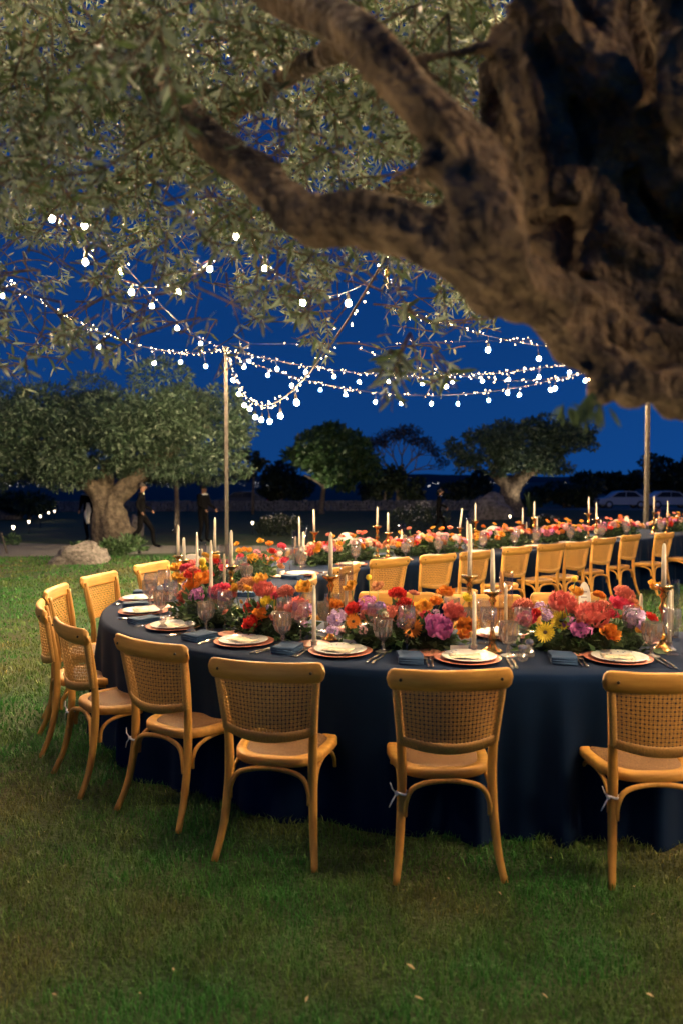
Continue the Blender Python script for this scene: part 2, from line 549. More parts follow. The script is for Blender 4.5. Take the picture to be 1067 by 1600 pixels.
# gravel paths
def strip(name, left, right, m, lift_=.006, n=10):
    a, b = crom(left, n), crom(right, n)
    vs_ = []
    for p, q in zip(a, b):
        for t in (0, .25, .5, .75, 1):
            r = p.lerp(q, t)
            vs_.append((r.x, r.y, terrain(r.x, r.y) + lift_ + (.012 if 0 < t < 1 else 0)))
    fs_ = [(i * 5 + k, i * 5 + 5 + k, i * 5 + 6 + k, i * 5 + 1 + k) for i in range(len(a) - 1) for k in range(4)]
    return tag(MB().add(vs_, fs_).build(name, m), kind='structure')
strip('gravel_path', [(-14, 17.6), (-7, 17.9), (-3, 19.6), (2, 21.2), (9, 23), (20, 24)], [(-14, 25.5), (-8, 23.2), (-3, 22.4), (2, 23.4), (9, 25), (20, 26)], M['gravel'])
strip('gravel_drive', [(-34, 58), (0, 62), (40, 60)], [(-34, 72), (0, 74), (40, 72)], M['gravel'])

# ---------------------------------------------------------------- grass blades (uncountable: one mass)
def grass(name, zones):
    V, Fc = [], []
    cnt = 0
    for (y0, y1, dens, h, w) in zones:
        hw = .46 * y1 + .4
        n = int((y1 - y0) * 2 * hw * dens)
        y = nrng.uniform(y0, y1, n); x = nrng.uniform(-hw, hw, n)
        keep = np.abs(x) < .46 * y + .5
        x, y = x[keep], y[keep]; n = len(x)
        # clumps: height follows a smooth pattern
        pat = .5 + .5 * np.sin(x * 7.3 + 2.1 * np.sin(y * 5.1)) * np.sin(y * 8.7 + 1.7 * np.sin(x * 6.3))
        hh = h * (.45 + .5 * pat) * nrng.uniform(.6, 1.35, n)
        th = nrng.uniform(0, 2 * np.pi, n); ln = nrng.uniform(.2, 1.15, n)
        dx, dy = np.cos(th), np.sin(th)
        ww = w * nrng.uniform(.7, 1.3, n)
        sx, sy = -dy * ww, dx * ww
        zg = np.array([terrain(a, b) for a, b in zip(x, y)]) if y1 > 12 else np.zeros(n)
        b0 = np.stack([x - sx, y - sy, zg], 1); b1 = np.stack([x + sx, y + sy, zg], 1)
        mx_, my_ = x + dx * hh * ln * .35, y + dy * hh * ln * .35
        m0 = np.stack([mx_ - sx * .75, my_ - sy * .75, zg + hh * .6], 1); m1 = np.stack([mx_ + sx * .75, my_ + sy * .75, zg + hh * .6], 1)
        tp = np.stack([x + dx * hh * ln, y + dy * hh * ln, zg + hh * (1 - .18 * ln)], 1)
        v = np.stack([b0, b1, m1, m0, tp], 1).reshape(-1, 3)
        idx = (np.arange(n) * 5)[:, None] + cnt
        f = np.concatenate([idx + np.array([[0, 1, 2, 3]]), idx + np.array([[3, 2, 4]])], 1)
        V.append(v); Fc.append(f); cnt += n * 5
    V = np.concatenate(V); Fc = np.concatenate(Fc)
    counts = np.tile([4, 3], len(Fc))
    me = np_mesh(name, V, Fc, counts, M['blade'])
    return link(name, me)
tag(grass('grass', [(1.6, 3.2, 8000, .050, .0017), (3.2, 5.0, 4600, .050, .0022), (5.0, 8.0, 1500, .050, .004), (8.0, 13.0, 520, .048, .007), (13, 18, 150, .05, .012)]), 'short green lawn grass with dry brown patches', 'grass', kind='stuff')
# dry bits and fallen leaves in the lawn
fallen = MB().add([(-.5, -.12, 0), (.0, -.22, .06), (.5, 0, .02), (.0, .2, .08), (-.5, .1, .02)], [(0, 1, 3, 4), (1, 2, 3)]).mesh('fallen_leaf', mat('dry_leaf', (.42, .30, .16), .8, rnd=.3))
for (u, v, s) in [(213, 1427, .03), (70, 1300, .03), (85, 1553, .035), (272, 1515, .05), (220, 1552, .03), (640, 1510, .06), (600, 1345, .035), (630, 1390, .025), (850, 1555, .045), (1015, 1555, .04), (990, 1385, .045), (1020, 1428, .03), (700, 1372, .03), (860, 1340, .025), (480, 1560, .045), (655, 1560, .05), (780, 1395, .035)]:
    p = at_z(u, v, .03)
    o = link('fallen_leaf', fallen)
    s *= .6; o.location = p; o.scale = (s, s * rng.uniform(.5, 1), s * rng.uniform(.5, 2)); o.rotation_euler = (rng.uniform(-.3, .3), rng.uniform(-.3, .3), rng.uniform(0, 6))
    tag(o, 'small dry brown leaf lying in the foreground lawn', 'leaf', 'dry leaves on the lawn')

# ---------------------------------------------------------------- trees, shrubs, rocks of the background
def leaf_cloud(centres, n, size, width, droop=.2, shell=.75, seed=1):
    """n small pointed leaves through the volume of ellipsoid clumps (cx,cy,cz,rx,ry,rz)"""
    g = np.random.default_rng(seed)
    c = np.array(centres, float)
    vol = (c[:, 3] * c[:, 4] * c[:, 5]) ** .72
    k = g.choice(len(c), n, p=vol / vol.sum())
    d = g.normal(size=(n, 3)); d /= np.linalg.norm(d, axis=1)[:, None]
    r = g.uniform(0, 1, n) ** (1 / 3)
    r = np.where(g.uniform(0, 1, n) < shell, .8 + .25 * g.uniform(0, 1, n), r)
    p = c[k, :3] + d * r[:, None] * c[k, 3:]
    t = d * .7 + g.normal(size=(n, 3)) * .7; t[:, 2] -= droop
    t /= np.linalg.norm(t, axis=1)[:, None]
    s = np.cross(t, g.normal(size=(n, 3))); s /= np.linalg.norm(s, axis=1)[:, None]
    L_ = size * g.uniform(.6, 1.3, n)[:, None]; W = width * g.uniform(.7, 1.3, n)[:, None]
    v = np.stack([p, p + t * L_ * .45 + s * W, p + t * L_, p + t * L_ * .45 - s * W], 1).reshape(-1, 3)
    f = (np.arange(n) * 4)[:, None] + np.array([[0, 1, 2, 3]])
    return v, f
def cloud_obj(name, cl, n, size, width, m, parent, seed, **kw):
    v, f = leaf_cloud(cl, n, size, width, seed=seed, **kw)
    return link(name, np_mesh(name, v, f, [4] * len(f), m), parent)
def rough_mesh(o, amp, freq, amp2=0, freq2=1, seed=0, zs=1., weight=None):
    me = o.data
    n = len(me.vertices)
    co = np.empty(n * 3, np.float32); me.vertices.foreach_get('co', co); co = co.reshape(-1, 3)
    no = np.empty(n * 3, np.float32); me.vertex_normals.foreach_get('vector', no); no = no.reshape(-1, 3)
    d = np.array([amp * mnoise.noise(Vector((p[0] * freq + seed, p[1] * freq, p[2] * freq * zs))) + amp2 * (.22 - abs(mnoise.noise(Vector((p[0] * freq2, p[1] * freq2 + seed, p[2] * freq2 * zs))))) for p in co.tolist()])
    if weight: d = d * np.array([weight(p) for p in co.tolist()])
    co += no * d[:, None].astype(np.float32)
    me.vertices.foreach_set('co', co.ravel()); me.update()
def remeshed(name, mb_, m, voxel, parent=None, smooth_it=4):
    o = mb_.build(name, m, parent)
    r = o.modifiers.new('r', 'REMESH'); r.mode = 'VOXEL'; r.voxel_size = voxel; r.use_smooth_shade = True
    if smooth_it:
        s = o.modifiers.new('s', 'SMOOTH'); s.iterations = smooth_it; s.factor = .5
    me = baked(o)
    if not me.materials: me.materials.append(m)
    me.polygons.foreach_set('use_smooth', [True] * len(me.polygons))
    return o

def spotlight(loc, target, watts, name='ground_spotlight', label='', size=R(70), group=None, colr=(1, .80, .55), blend=.6):
    root = empty(name, loc)
    tag(root, label, 'spotlight', group)
    d = (Vector(target) - Vector(loc)).normalized()
    b = MB().tube([Vector((0, 0, .05)) - d * .05, Vector((0, 0, .05)) + d * .05], [.035, .045], 12)
    b.build('housing', M['black_metal'], root)
    MB().tube([(0, 0, -.1), (0, 0, .04)], .01, 6).build('stake', M['black_metal'], root)
    c0 = Vector((0, 0, .05)) + d * .0505
    MB().tube([c0, c0 + d * .002], .036, 12).build('lens', M['lamp_glow'], root)
    l = bpy.data.lights.new(name + '_light', 'SPOT')
    l.energy = watts; l.spot_size = size; l.spot_blend = blend; l.color = colr; l.shadow_soft_size = .04
    lo = bpy.data.objects.new('light', l); col.objects.link(lo); lo.parent = root
    lo.location = c0 + d * .03
    lo.rotation_euler = d.to_track_quat('-Z', 'Y').to_euler()
    return root

def bg_tree(name, base, label, clumps, trunk_paths, leafm, barkm, n, ls, lw, voxel, seed, amp=.06, **kw):
    """base: ground point; clumps / trunk paths in metres relative to it"""
    root = empty(name, base)
    tag(root, label, 'tree')
    b = MB()
    for pts, rad in trunk_paths: b.tube(crom(pts, 5), np.interp(np.linspace(0, len(pts) - 1, 5 * (len(pts) - 1) + 1), range(len(pts)), rad), 10)
    if voxel:
        o = remeshed('trunk', b, barkm, voxel, root)
        rough_mesh(o, amp, 3.0, amp * 1.2, 5, seed, .35)
    else:
        b.build('trunk', barkm, root)
    cloud_obj('crown', clumps, n, ls, lw, leafm, root, seed, **kw)
    return root

def clump_set(u_v_r, y, base, depth=1.0, seed=0, sub=7, sr=.55):
    """ellipsoid clumps from pixel circles at distance y, each broken into smaller lumps"""
    g = random.Random(seed)
    out = []
    for u, v, ru, rv in u_v_r:
        p = at_y(u, v, y) - base
        k = y / F_PX
        for i in range(sub):
            a, b, c = (max(-.8, min(.8, g.gauss(0, q_))) for q_ in (.55, .55, .4))
            s = sr * g.uniform(.7, 1.25)
            out.append((p.x + a * ru * k, p.y + b * depth * ru * k, p.z + c * rv * k, ru * k * s, ru * k * s, rv * k * s))
    return out

# --- old olive by the left of the table
b0 = at_ground(178, 852)
Y = b0.y; k = Y / F_PX
def rel(u, v, dy=0):
    return tuple(at_y(u, v, Y + dy) - b0)
trunk = [([(0, .1, -.3), rel(174, 838), rel(167, 810), rel(163, 785), rel(148, 764), rel(118, 738)], [.64, .51, .43, .36, .27, .20]),
         ([rel(182, 840, -.1), rel(178, 810, -.1), rel(176, 785), rel(195, 765), rel(228, 735), rel(262, 700)], [.50, .43, .35, .29, .23, .15]),
         ([rel(166, 800), rel(165, 765, .3), rel(170, 720, .4)], [.34, .26, .16]),
         ([rel(200, 836, -.3), rel(198, 850, -.4)], [.36, .40]), ([rel(212, 846, -.2), rel(192, 828, -.2)], [.2, .3]),
         ([rel(118, 742), rel(80, 690), rel(40, 660)], [.2, .15, .08]), ([rel(225, 740), rel(300, 680), rel(330, 665)], [.22, .12, .06])]
cl = clump_set([(60, 660, 75, 60), (10, 690, 60, 55), (140, 640, 80, 50), (230, 635, 85, 50), (310, 650, 65, 55), (350, 700, 42, 45), (120, 700, 70, 45), (230, 690, 80, 45), (300, 715, 60, 38), (40, 720, 60, 30), (185, 670, 70, 50), (-50, 670, 70, 60), (375, 735, 18, 14), (165, 728, 45, 18), (95, 738, 50, 16), (250, 735, 60, 18), (20, 740, 50, 14)], Y, b0, 1.1, 3, 8)
bg_tree('olive_tree', b0, 'old olive tree with thick twisted trunk beside a pale boulder', cl, trunk, M['far_leaf'], M['bark_far'], 78000, .15, .026, .05, 11, .06)
# --- broad-leaved tree with pale lit trunk
b0 = at_ground(502, 803); Y = b0.y
trunk = [([(0, 0, -.2), rel(503, 790), rel(506, 765), rel(512, 745), rel(520, 715)], [.26, .2, .17, .15, .08]),
         ([rel(508, 762), rel(495, 752), rel(475, 742)], [.12, .1, .04]), ([rel(511, 752), rel(535, 740), rel(555, 735)], [.12, .09, .04]), ([rel(512, 745), rel(500, 715), rel(490, 690)], [.1, .07, .03])]
cl = clump_set([(515, 700, 45, 28), (480, 715, 32, 22), (550, 715, 36, 26), (520, 680, 30, 14), (498, 676, 12, 8), (540, 740, 40, 20), (570, 735, 20, 18), (462, 712, 16, 9), (545, 690, 20, 12), (500, 735, 30, 12)], Y, b0, 1, 5, 9, .42)
bg_tree('broadleaf_tree', b0, 'round leafy tree with pale trunk lit from below on the far lawn', cl, trunk, M['green_leaf'], M['bark_far'], 9000, .42, .11, 0, 12)
spotlight(at_ground(497, 806), at_ground(503, 804) + Vector((0, 0, 3)), 900, label='small ground spotlight at the foot of the pale broadleaf trunk', size=R(60))
# --- fine bare tree
b0 = at_ground(621, 793); Y = b0.y
trunk = [([(0, 0, -.2), rel(621, 775), rel(623, 750), rel(630, 725)], [.2, .17, .14, .1])]
g = random.Random(4)
tips = []
def branch(u, v, ang, L_, r, dep, dy):
    u2, v2 = u + math.sin(ang) * L_, v - math.cos(ang) * L_
    trunk.append(([rel(u, v, dy), rel((u + u2) / 2 + g.uniform(-2, 2), (v + v2) / 2, dy), rel(u2, v2, dy + g.uniform(-.5, .5))], [r, r * .8, r * .6]))
    if dep == 0: tips.append((u2, v2)); return
    for s in (-1, 1, g.choice([-.2, .2, 1.5])):
        branch(u2, v2, ang * .8 + s * g.uniform(.25, .6), L_ * g.uniform(.6, .85), r * .62, dep - 1, dy + g.uniform(-.6, .6))
for a in (-.75, -.3, .15, .6, .95): branch(623 + a * 3, 750 - 14 * (1 - abs(a)), a, 26, .09, 3, 0)
cl = [(*(Vector(rel(u, v, g.uniform(-1.5, 1.5)))), .35, .35, .22) for u, v in tips if v < 725]
bg_tree('bare_tree', b0, 'fine-branched sparse tree with thin lit trunk by the far wall', cl, trunk, M['thin_leaf'], M['bark_far'], 2600, .28, .05, 0, 13)
spotlight(at_ground(617, 797), at_ground(621, 793) + Vector((0, 0, 2)), 420, label='small ground spotlight at the foot of the sparse tree', size=R(50))
# --- second olive, lit trunk
b0 = at_ground(796, 808); Y = b0.y
trunk = [([(0, 0, -.3), rel(797, 795), rel(795, 775), rel(790, 755), rel(765, 738)], [.95, .75, .62, .45, .2]),
         ([rel(797, 775), rel(806, 755), rel(825, 740), rel(850, 725)], [.6, .45, .3, .15]), ([rel(793, 760), rel(780, 735)], [.4, .2]),
         ([rel(784, 806, -.2), rel(787, 780, -.2)], [.3, .35]), ([rel(812, 807), rel(806, 790)], [.35, .4])]
cl = clump_set([(760, 700, 45, 28), (820, 700, 55, 32), (880, 690, 42, 28), (790, 680, 50, 22), (850, 672, 35, 20), (905, 680, 20, 18), (718, 700, 18, 20), (740, 725, 25, 16), (830, 725, 45, 16), (775, 728, 30, 12), (885, 668, 20, 12)], Y, b0, 1, 8, 9, .45)
bg_tree('olive_tree', b0, 'flat-topped olive tree with trunk brightly lit from below', cl, trunk, M['far_leaf'], M['bark_far'], 16000, .30, .06, .09, 14, .12)
q = at_ground(778, 812)
spotlight(q, Vector((b0.x - .2, b0.y, b0.z + 2.2)), 1500, label='small ground spotlight at the left foot of the lit olive', size=R(80))
q = at_ground(822, 810)
spotlight(q, Vector((b0.x + .8, b0.y - .5, b0.z + 3)), 400, label='small ground spotlight at the right foot of the lit olive', size=R(80))
# --- spiky plant right of that olive
root = empty('spiky_plant', at_ground(826, 808))
tag(root, 'spiky pale green plant lit beside the bright olive trunk', 'plant')
b = MB()
for i in range(40):
    a, e = rng.uniform(0, 6.28), rng.uniform(.6, 1.45)
    L_ = rng.uniform(.9, 1.9)
    d = Vector((math.cos(a) * math.cos(e), math.sin(a) * math.cos(e), math.sin(e)))
    s = d.cross(Vector((0, 0, 1))).normalized() * .03
    b.add([-s, s, d * L_ * .6 + s * 1.3, d * L_, d * L_ * .6 - s * 1.3], [(0, 1, 2, 3, 4)])
b.build('spikes', M['green_leaf'], root, False)
# --- dark shrubs / trees behind the wall
def shrub(u, v, list_, label, n, seed, m='dark_leaf', name='shrub', ls=.4, lw=.12, y=None):
    p = at_ground(u, v)
    if y: p = Vector(((u - 533.5) / F_PX * y, y, terrain(0, y)))
    root = empty(name, p); tag(root, label, 'shrub' if name == 'shrub' else 'tree')
    cl_ = clump_set(list_, p.y, p, 1, seed, 7, .5)
    MB().tube([(0, 0, -.2), (0.1, 0, max(.6, np.mean([c[2] for c in cl_])))], [.12, .06], 7).build('trunk', M['bark_far'], root)
    cloud_obj('crown', cl_, n, ls, lw, M[m], root, seed)
shrub(440, 793, [(440, 755, 32, 26), (420, 768, 20, 16), (462, 762, 20, 22)], 'dark rounded shrub left of the pale broadleaf trunk', 3500, 21, y=66)
shrub(600, 793, [(600, 760, 26, 26), (640, 768, 20, 18), (575, 755, 18, 22)], 'dark shrub behind the sparse tree by the wall', 3500, 22, y=68)
shrub(710, 793, [(720, 765, 26, 20), (745, 760, 22, 22)], 'dark shrub left of the lit olive behind the wall', 3000, 23, y=68)
shrub(880, 793, [(870, 772, 40, 18), (910, 770, 25, 18)], 'low dark hedge between lit olive and parked cars', 3500, 24, y=68)
shrub(950, 790, [(945, 752, 30, 17), (975, 756, 20, 16)], 'dark bushy tree behind the parked cars', 3500, 25, y=95, name='dark_tree', ls=.6, lw=.2)
shrub(1050, 790, [(1050, 742, 34, 26), (1020, 752, 24, 20), (1085, 745, 34, 30)], 'tall dark tree behind the right wooden pole', 4500, 26, y=97, name='dark_tree', ls=.6, lw=.2)
shrub(45, 830, [(45, 785, 45, 20), (10, 790, 35, 16)], 'broad dark shrub beyond the left path lights', 4000, 27, y=44, ls=.3, lw=.08)
shrub(395, 790, [(388, 715, 20, 14), (400, 725, 14, 10), (380, 735, 18, 12)], 'dark slender tree half hidden behind the old olive', 900, 28, y=52, name='dark_tree', ls=.3, lw=.08)
# wispy border plants
for u, v, w, h, lab in [(440, 838, 40, 34, 'wispy dark flowering shrub behind the table near a path light'), (655, 832, 55, 45, 'wispy dark border shrub beside the walking waiter'), (850, 826, 30, 20, 'low dark border plant right of the lit olive')]:
    p = at_ground(u, v); kk = p.y / F_PX
    root = empty('border_plant', p); tag(root, lab, 'plant')
    cloud_obj('foliage', [(x * w * kk, .2 * x, h * .45 * kk * q_, w * .35 * kk, .5, h * .45 * kk) for x, q_ in ((-.6, .8), (0, 1.1), (.5, .9))], 1500, .16, .02, M['dark_leaf'], root, int(u), shell=.2, droop=-.6)
    cloud_obj('blossom', [(0, 0, h * .75 * kk, w * .8 * kk, .5, h * .35 * kk)], 120, .06, .03, mat('pale_blossom', (.5, .5, .5), .7), root, int(u) + 1, shell=.1)
# low greenery round the olive's foot
for u, v, r_, lab in [(178, 868, .34, 'bright green leafy plant lit at the foot of the old olive'), (205, 862, .38, 'dark green leafy plant right of the old olive trunk'), (126, 872, .3, 'low green tuft in front of the pale boulder')]:
    p = at_ground(u, v)
    root = empty('leafy_plant', p); tag(root, lab, 'plant')
    cloud_obj('foliage', [(0, 0, r_ * .35, r_, r_ * .8, r_ * .65)], 420, .13, .03, M['green_leaf'], root, int(u), shell=.5, droop=-.3)
    MB().tube([(0, 0, -.05), (0, 0, r_ * .5)], .015, 5).build('stem', M['stem'], root)

# rocks
def rock(u, v, w, h, d, label, seed, tilt=0):
    p = at_ground(u, v)
    b = MB().sphere((0, 0, 0), 1, 26, 18)
    o = b.build('boulder', M['stone'])
    rough_mesh(o, .35, 1.3, .25, 2.6, seed)
    rough_mesh(o, .06, 5, .08, 7, seed + 3)
    o.scale = (w / 2, d / 2, h * .75)
    o.location = (p.x, p.y + d * .25, p.z + h * .2)
    o.rotation_euler = (0, tilt, rng.uniform(-.2, .2))
    tag(o, label, 'rock')
rock(120, 882, 1.05, .42, .7, 'long pale boulder on the lawn beside the old olive', 5, R(-6))
rock(212, 838, .55, .8, .5, 'pale rock leaning on the old olive trunk by the walking waiter', 9)
rock(766, 812, 2.2, 1.5, 1.4, 'grey boulder left of the brightly lit olive trunk', 15)
rock(10, 812, 1.6, .8, 1.0, 'pale boulder lit among the left path lights', 19)

# drystone wall: rubble courses along the far lawn
wl = empty('stone_wall', (0, 0, 0))
tag(wl, 'low grey drystone wall along the far edge of the lawn', 'wall')
a_, b_ = at_ground(-30, 800), at_ground(770, 797)
n = 160
core = MB()
for i in range(n):
    p = a_.lerp(b_, i / n); q = a_.lerp(b_, (i + 1) / n)
    h = .78 + .1 * mnoise.noise(Vector((i * .35, 0, 0)))
    c = (p + q) / 2; L_ = (q - p).length
    zz = terrain(c.x, c.y)
    for j in range(4):
        hh = h / 4
        core.box((c.x + rng.uniform(-.05, .05), c.y + rng.uniform(-.05, .05), zz + hh * (j + .5)), (L_ * rng.uniform(.8, 1.02), .5, hh * rng.uniform(.8, .99)), rng.uniform(-.06, .06), rng.uniform(.9, 1))
o = core.build('rubble_stones', M['wall'], wl, False); o['kind'] = 'stuff'

# ================================================================ THE HORSESHOE TABLE
TZ = .76
CL = [(3.4, 3.98), (2.6, 4.0), (1.9, 4.03), (1.3, 4.07), (.6, 4.11), (.08, 4.22), (-.40, 4.47), (-.80, 4.82), (-1.02, 5.2), (-1.10, 5.65), (-1.06, 6.2), (-.88, 6.85), (-.55, 7.6), (-.06, 8.36), (.84, 9.13), (1.91, 10.1), (3.0, 11.1), (4.0, 12.0), (5.6, 13.45)]
cl_pts = [Vector((p.x, p.y)) for p in crom([(x, y, 0) for x, y in CL], 10)]
# even resampling
seg = [0]
for a, b in zip(cl_pts, cl_pts[1:]): seg.append(seg[-1] + (b - a).length)
S_LEN = seg[-1]
def cl_at(s):
    s = min(max(s, 0), S_LEN - 1e-4)
    i = max(0, int(np.searchsorted(seg, s, 'right')) - 1)
    t = (s - seg[i]) / (seg[i + 1] - seg[i])
    return cl_pts[i].lerp(cl_pts[i + 1], t)
def cl_tan(s):
    return (cl_at(s + .12) - cl_at(s - .12)).normalized()
def cl_out(s):                       # outward normal (towards the outside of the horseshoe)
    t = cl_tan(s)
    return Vector((-t.y, t.x)) * 1 if Vector((-t.y, t.x)).dot(Vector((-1, -.35))) * 0 + 1 < 0 else Vector((t.y, -t.x)) * -1
HALF = .53
tab = empty('banquet_table', (0, 0, 0))
tag(tab, 'long curving horseshoe banquet table under a floor-length navy cloth', 'table')
NS = 900
ss = [S_LEN * i / NS for i in range(NS + 1)]
vs_, fs_ = [], []
prof = [(-1, 0), (-1, .10), (-1, .25), (-1, .45), (-1, .62), (-1, .72), (-1, .748), (-1, TZ)]
ncol = 0
for s in ss:
    p = cl_at(s); t = cl_tan(s); nrm_ = Vector((-t.y, t.x))
    colm = []
    for side in (-1, 1):
        part = []
        for (_, z) in prof:
            dn = (TZ - z) / TZ
            ph = s * 13 + (2.1 if side > 0 else 0)
            fold = (.040 * (1 - 2 * abs(math.sin(.5 * ph + 1.3 * math.sin(s * 2.3)))) + .022 * math.sin(ph * 2.3 + 1.7 + math.sin(s * 5)) + .03 * mnoise.noise(Vector((s * 1.7, side * 3, 0)))) * min(1, dn * 1.6) ** 1.2
            off = HALF + (.012 if z < TZ - .02 else (.006 if z < TZ - .005 else -.012)) + fold + .03 * dn
            q = p + nrm_ * side * off
            part.append((q.x, q.y, z + (.004 if z == 0 else 0)))
        if side > 0: part = part[::-1]
        colm += part
        if side < 0:
            for w in (-.75, -.5, -.25, 0, .25, .5, .75):
                q = p + nrm_ * HALF * w
                colm.append((q.x, q.y, TZ + .0006 * math.sin(s * 9 + w * 4)))
    ncol = len(colm); vs_ += colm
for i in range(NS):
    for k_ in range(ncol - 1):
        fs_.append((i * ncol + k_, (i + 1) * ncol + k_, (i + 1) * ncol + k_ + 1, i * ncol + k_ + 1))
MB().add(vs_, fs_).build('tablecloth', M['cloth'], tab)
# boards and trestle legs under the cloth
b = MB(); vs_, fs_ = [], []
for i in range(0, NS + 1, 10):
    p = cl_at(ss[i]); t = cl_tan(ss[i]); nn = Vector((-t.y, t.x))
    for w, z in ((-.5, TZ - .035), (.5, TZ - .035), (.5, TZ - .008), (-.5, TZ - .008)):
        q = p + nn * w; vs_.append((q.x, q.y, z))
m_ = len(vs_) // 4
for i in range(m_ - 1):
    for k_ in range(4): fs_.append((i * 4 + k_, i * 4 + (k_ + 1) % 4, i * 4 + 4 + (k_ + 1) % 4, i * 4 + 4 + k_))
b.add(vs_, fs_).build('tabletop', M['pole'], tab, False)
for s in np.arange(.6, S_LEN, 1.6):
    p = cl_at(s); MB().tube([(p.x, p.y, 0), (p.x, p.y, TZ - .036)], .03, 8).build('leg', M['pole'], tab)

def nearest_s(x, y):
    q = Vector((x, y))
    return min(ss, key=lambda s: (cl_at(s) - q).length)
def s_for(u, y0, y1):
    """parameter of the centre line seen at photo column u, within a depth range"""
    best, bs = 1e9, 0
    for s in np.arange(0, S_LEN, .01):
        p = cl_at(s)
        if y0 <= p.y <= y1:
            e = abs(project(p.x, p.y, .9)[0] - u)
            if e < best: best, bs = e, s
    return bs

# ================================================================ CHAIRS
def make_chair():
    t = empty('cane_chair')
    # seat: rounded frame with a woven panel
    def outline(inset, n=40):
        pts = []
        for i in range(n):
            a = 2 * math.pi * i / n
            ca, sa = math.cos(a), math.sin(a)
            e = .62
            x = abs(ca) ** e * (1 if ca > 0 else -1); y = abs(sa) ** e * (1 if sa > 0 else -1)
            wd = .215 + .022 * y
            pts.append((x * (wd - inset), y * (.222 - inset) + .005))
        return pts
    b = MB(); O = outline(0); O2 = outline(.006); I = outline(.042); n = len(O)
    vs_ = [(x, y, .394) for x, y in O2] + [(x, y, .400) for x, y in O] + [(x, y, .426) for x, y in O] + [(x, y, .433) for x, y in O2] + [(x, y, .432) for x, y in I] + [(x, y, .424) for x, y in outline(.045)]
    fs_ = [(r_ * n + i, r_ * n + (i + 1) % n, r_ * n + n + (i + 1) % n, r_ * n + n + i) for r_ in range(5) for i in range(n)]
    fs_.append(tuple(range(n - 1, -1, -1)))
    b.add(vs_, fs_).build('seat_frame', M['rail'], t)
    b = MB(); vs_ = []
    for q, z in ((.0435, .425), (.05, .4315), (.09, .4325), (.14, .432)): vs_ += [(x, y, z) for x, y in outline(q)]
    fs_ = [(r_ * n + i, r_ * n + (i + 1) % n, r_ * n + n + (i + 1) % n, r_ * n + n + i) for r_ in range(3) for i in range(n)]
    fs_.append(tuple(3 * n + i for i in range(n)))
    b.add(vs_, fs_).build('seat_panel', M['seat_weave'], t)
    for sx in (-1, 1):
        pts = crom([(sx * .222, -.315, 0), (sx * .203, -.262, .12), (sx * .192, -.228, .27), (sx * .188, -.216, .42), (sx * .192, -.22, .56), (sx * .205, -.238, .70), (sx * .219, -.262, .83)], 4)
        MB().tube(pts, np.interp(np.linspace(0, 1, len(pts)), [0, .25, .5, .75, 1], [.0145, .0185, .021, .0175, .013]), 10).build('leg', M['wood'], t)
        pts = crom([(sx * .228, .262, 0), (sx * .208, .226, .13), (sx * .198, .196, .28), (sx * .192, .172, .402)], 4)
        MB().tube(pts, np.linspace(.0125, .021, len(pts)), 10).build('leg', M['wood'], t)
        # side arch
        pts = crom([(sx * .193, -.195, .265), (sx * .192, -.185, .33), (sx * .188, -.13, .372), (sx * .185, -.02, .386), (sx * .188, .09, .374), (sx * .193, .155, .325), (sx * .196, .168, .275)], 4)
        MB().tube(pts, .0105, 8).build('brace', M['wood'], t)
        MB().sphere((sx * .205, -.309, .835), .007, 8, 5).build('screw', M['screw'], t)
    pts = crom([(-.178, -.236, .25), (-.172, -.236, .315), (-.13, -.226, .370), (0, -.21, .386), (.13, -.226, .370), (.172, -.236, .315), (.178, -.236, .25)], 4)
    MB().tube(pts, .0115, 8).build('brace', M['wood'], t)
    # bent top rail
    vs_, fs_ = [], []
    NU, NK = 30, 14
    for i in range(NU + 1):
        u = -1 + 2 * i / NU
        u = math.copysign(1 - (1 - abs(u)) ** 1.35, u)
        hgt = .046 * (1 if abs(u) < .88 else math.sqrt(max(.004, 1 - ((abs(u) - .88) / .12) ** 2)))
        th = .0165 * (1 if abs(u) < .93 else math.sqrt(max(.02, 1 - ((abs(u) - .93) / .07) ** 2)))
        cz = .828 + .006 * u * u
        for kk in range(NK):
            a = 2 * math.pi * kk / NK
            ca, sa = math.cos(a), math.sin(a)
            yy = math.copysign(abs(ca) ** .75, ca) * th; zz = math.copysign(abs(sa) ** .75, sa) * hgt
            vs_.append((u * .258, -.278 - .034 * (1 - u * u) + yy - .30 * zz + (.010 if zz > .02 else 0), cz + zz))
    for i in range(NU):
        for kk in range(NK):
            k2 = (kk + 1) % NK
            fs_.append((i * NK + kk, i * NK + k2, (i + 1) * NK + k2, (i + 1) * NK + kk))
    fs_ += [tuple(range(NK)), tuple(NU * NK + kk for kk in range(NK - 1, -1, -1))]
    MB().add(vs_, fs_).build('top_rail', M['rail'], t)
    # woven cane back
    z0, z1 = .560, .80
    def S(u, v, d=0):
        hw = .193 + .024 * v
        return Vector((u * hw, -.226 - .036 * v - .052 * (1 - u * u) * (1 - .25 * v) - .010 + d, z0 + (z1 - z0) * v - .026 * (1 - u * u) * (1 - v)))
    b = MB()
    NV, NH = 25, 15
    def ribbon(pts, side, w, nrm=(0, -1, 0)):
        vs2, fs2 = [], []
        for p, sd_ in zip(pts, side):
            vs2 += [p - sd_ * w, p + sd_ * w]
        for i in range(len(pts) - 1): fs2.append((i * 2, i * 2 + 1, i * 2 + 3, i * 2 + 2))
        b.add(vs2, fs2)
    jr = random.Random(3)
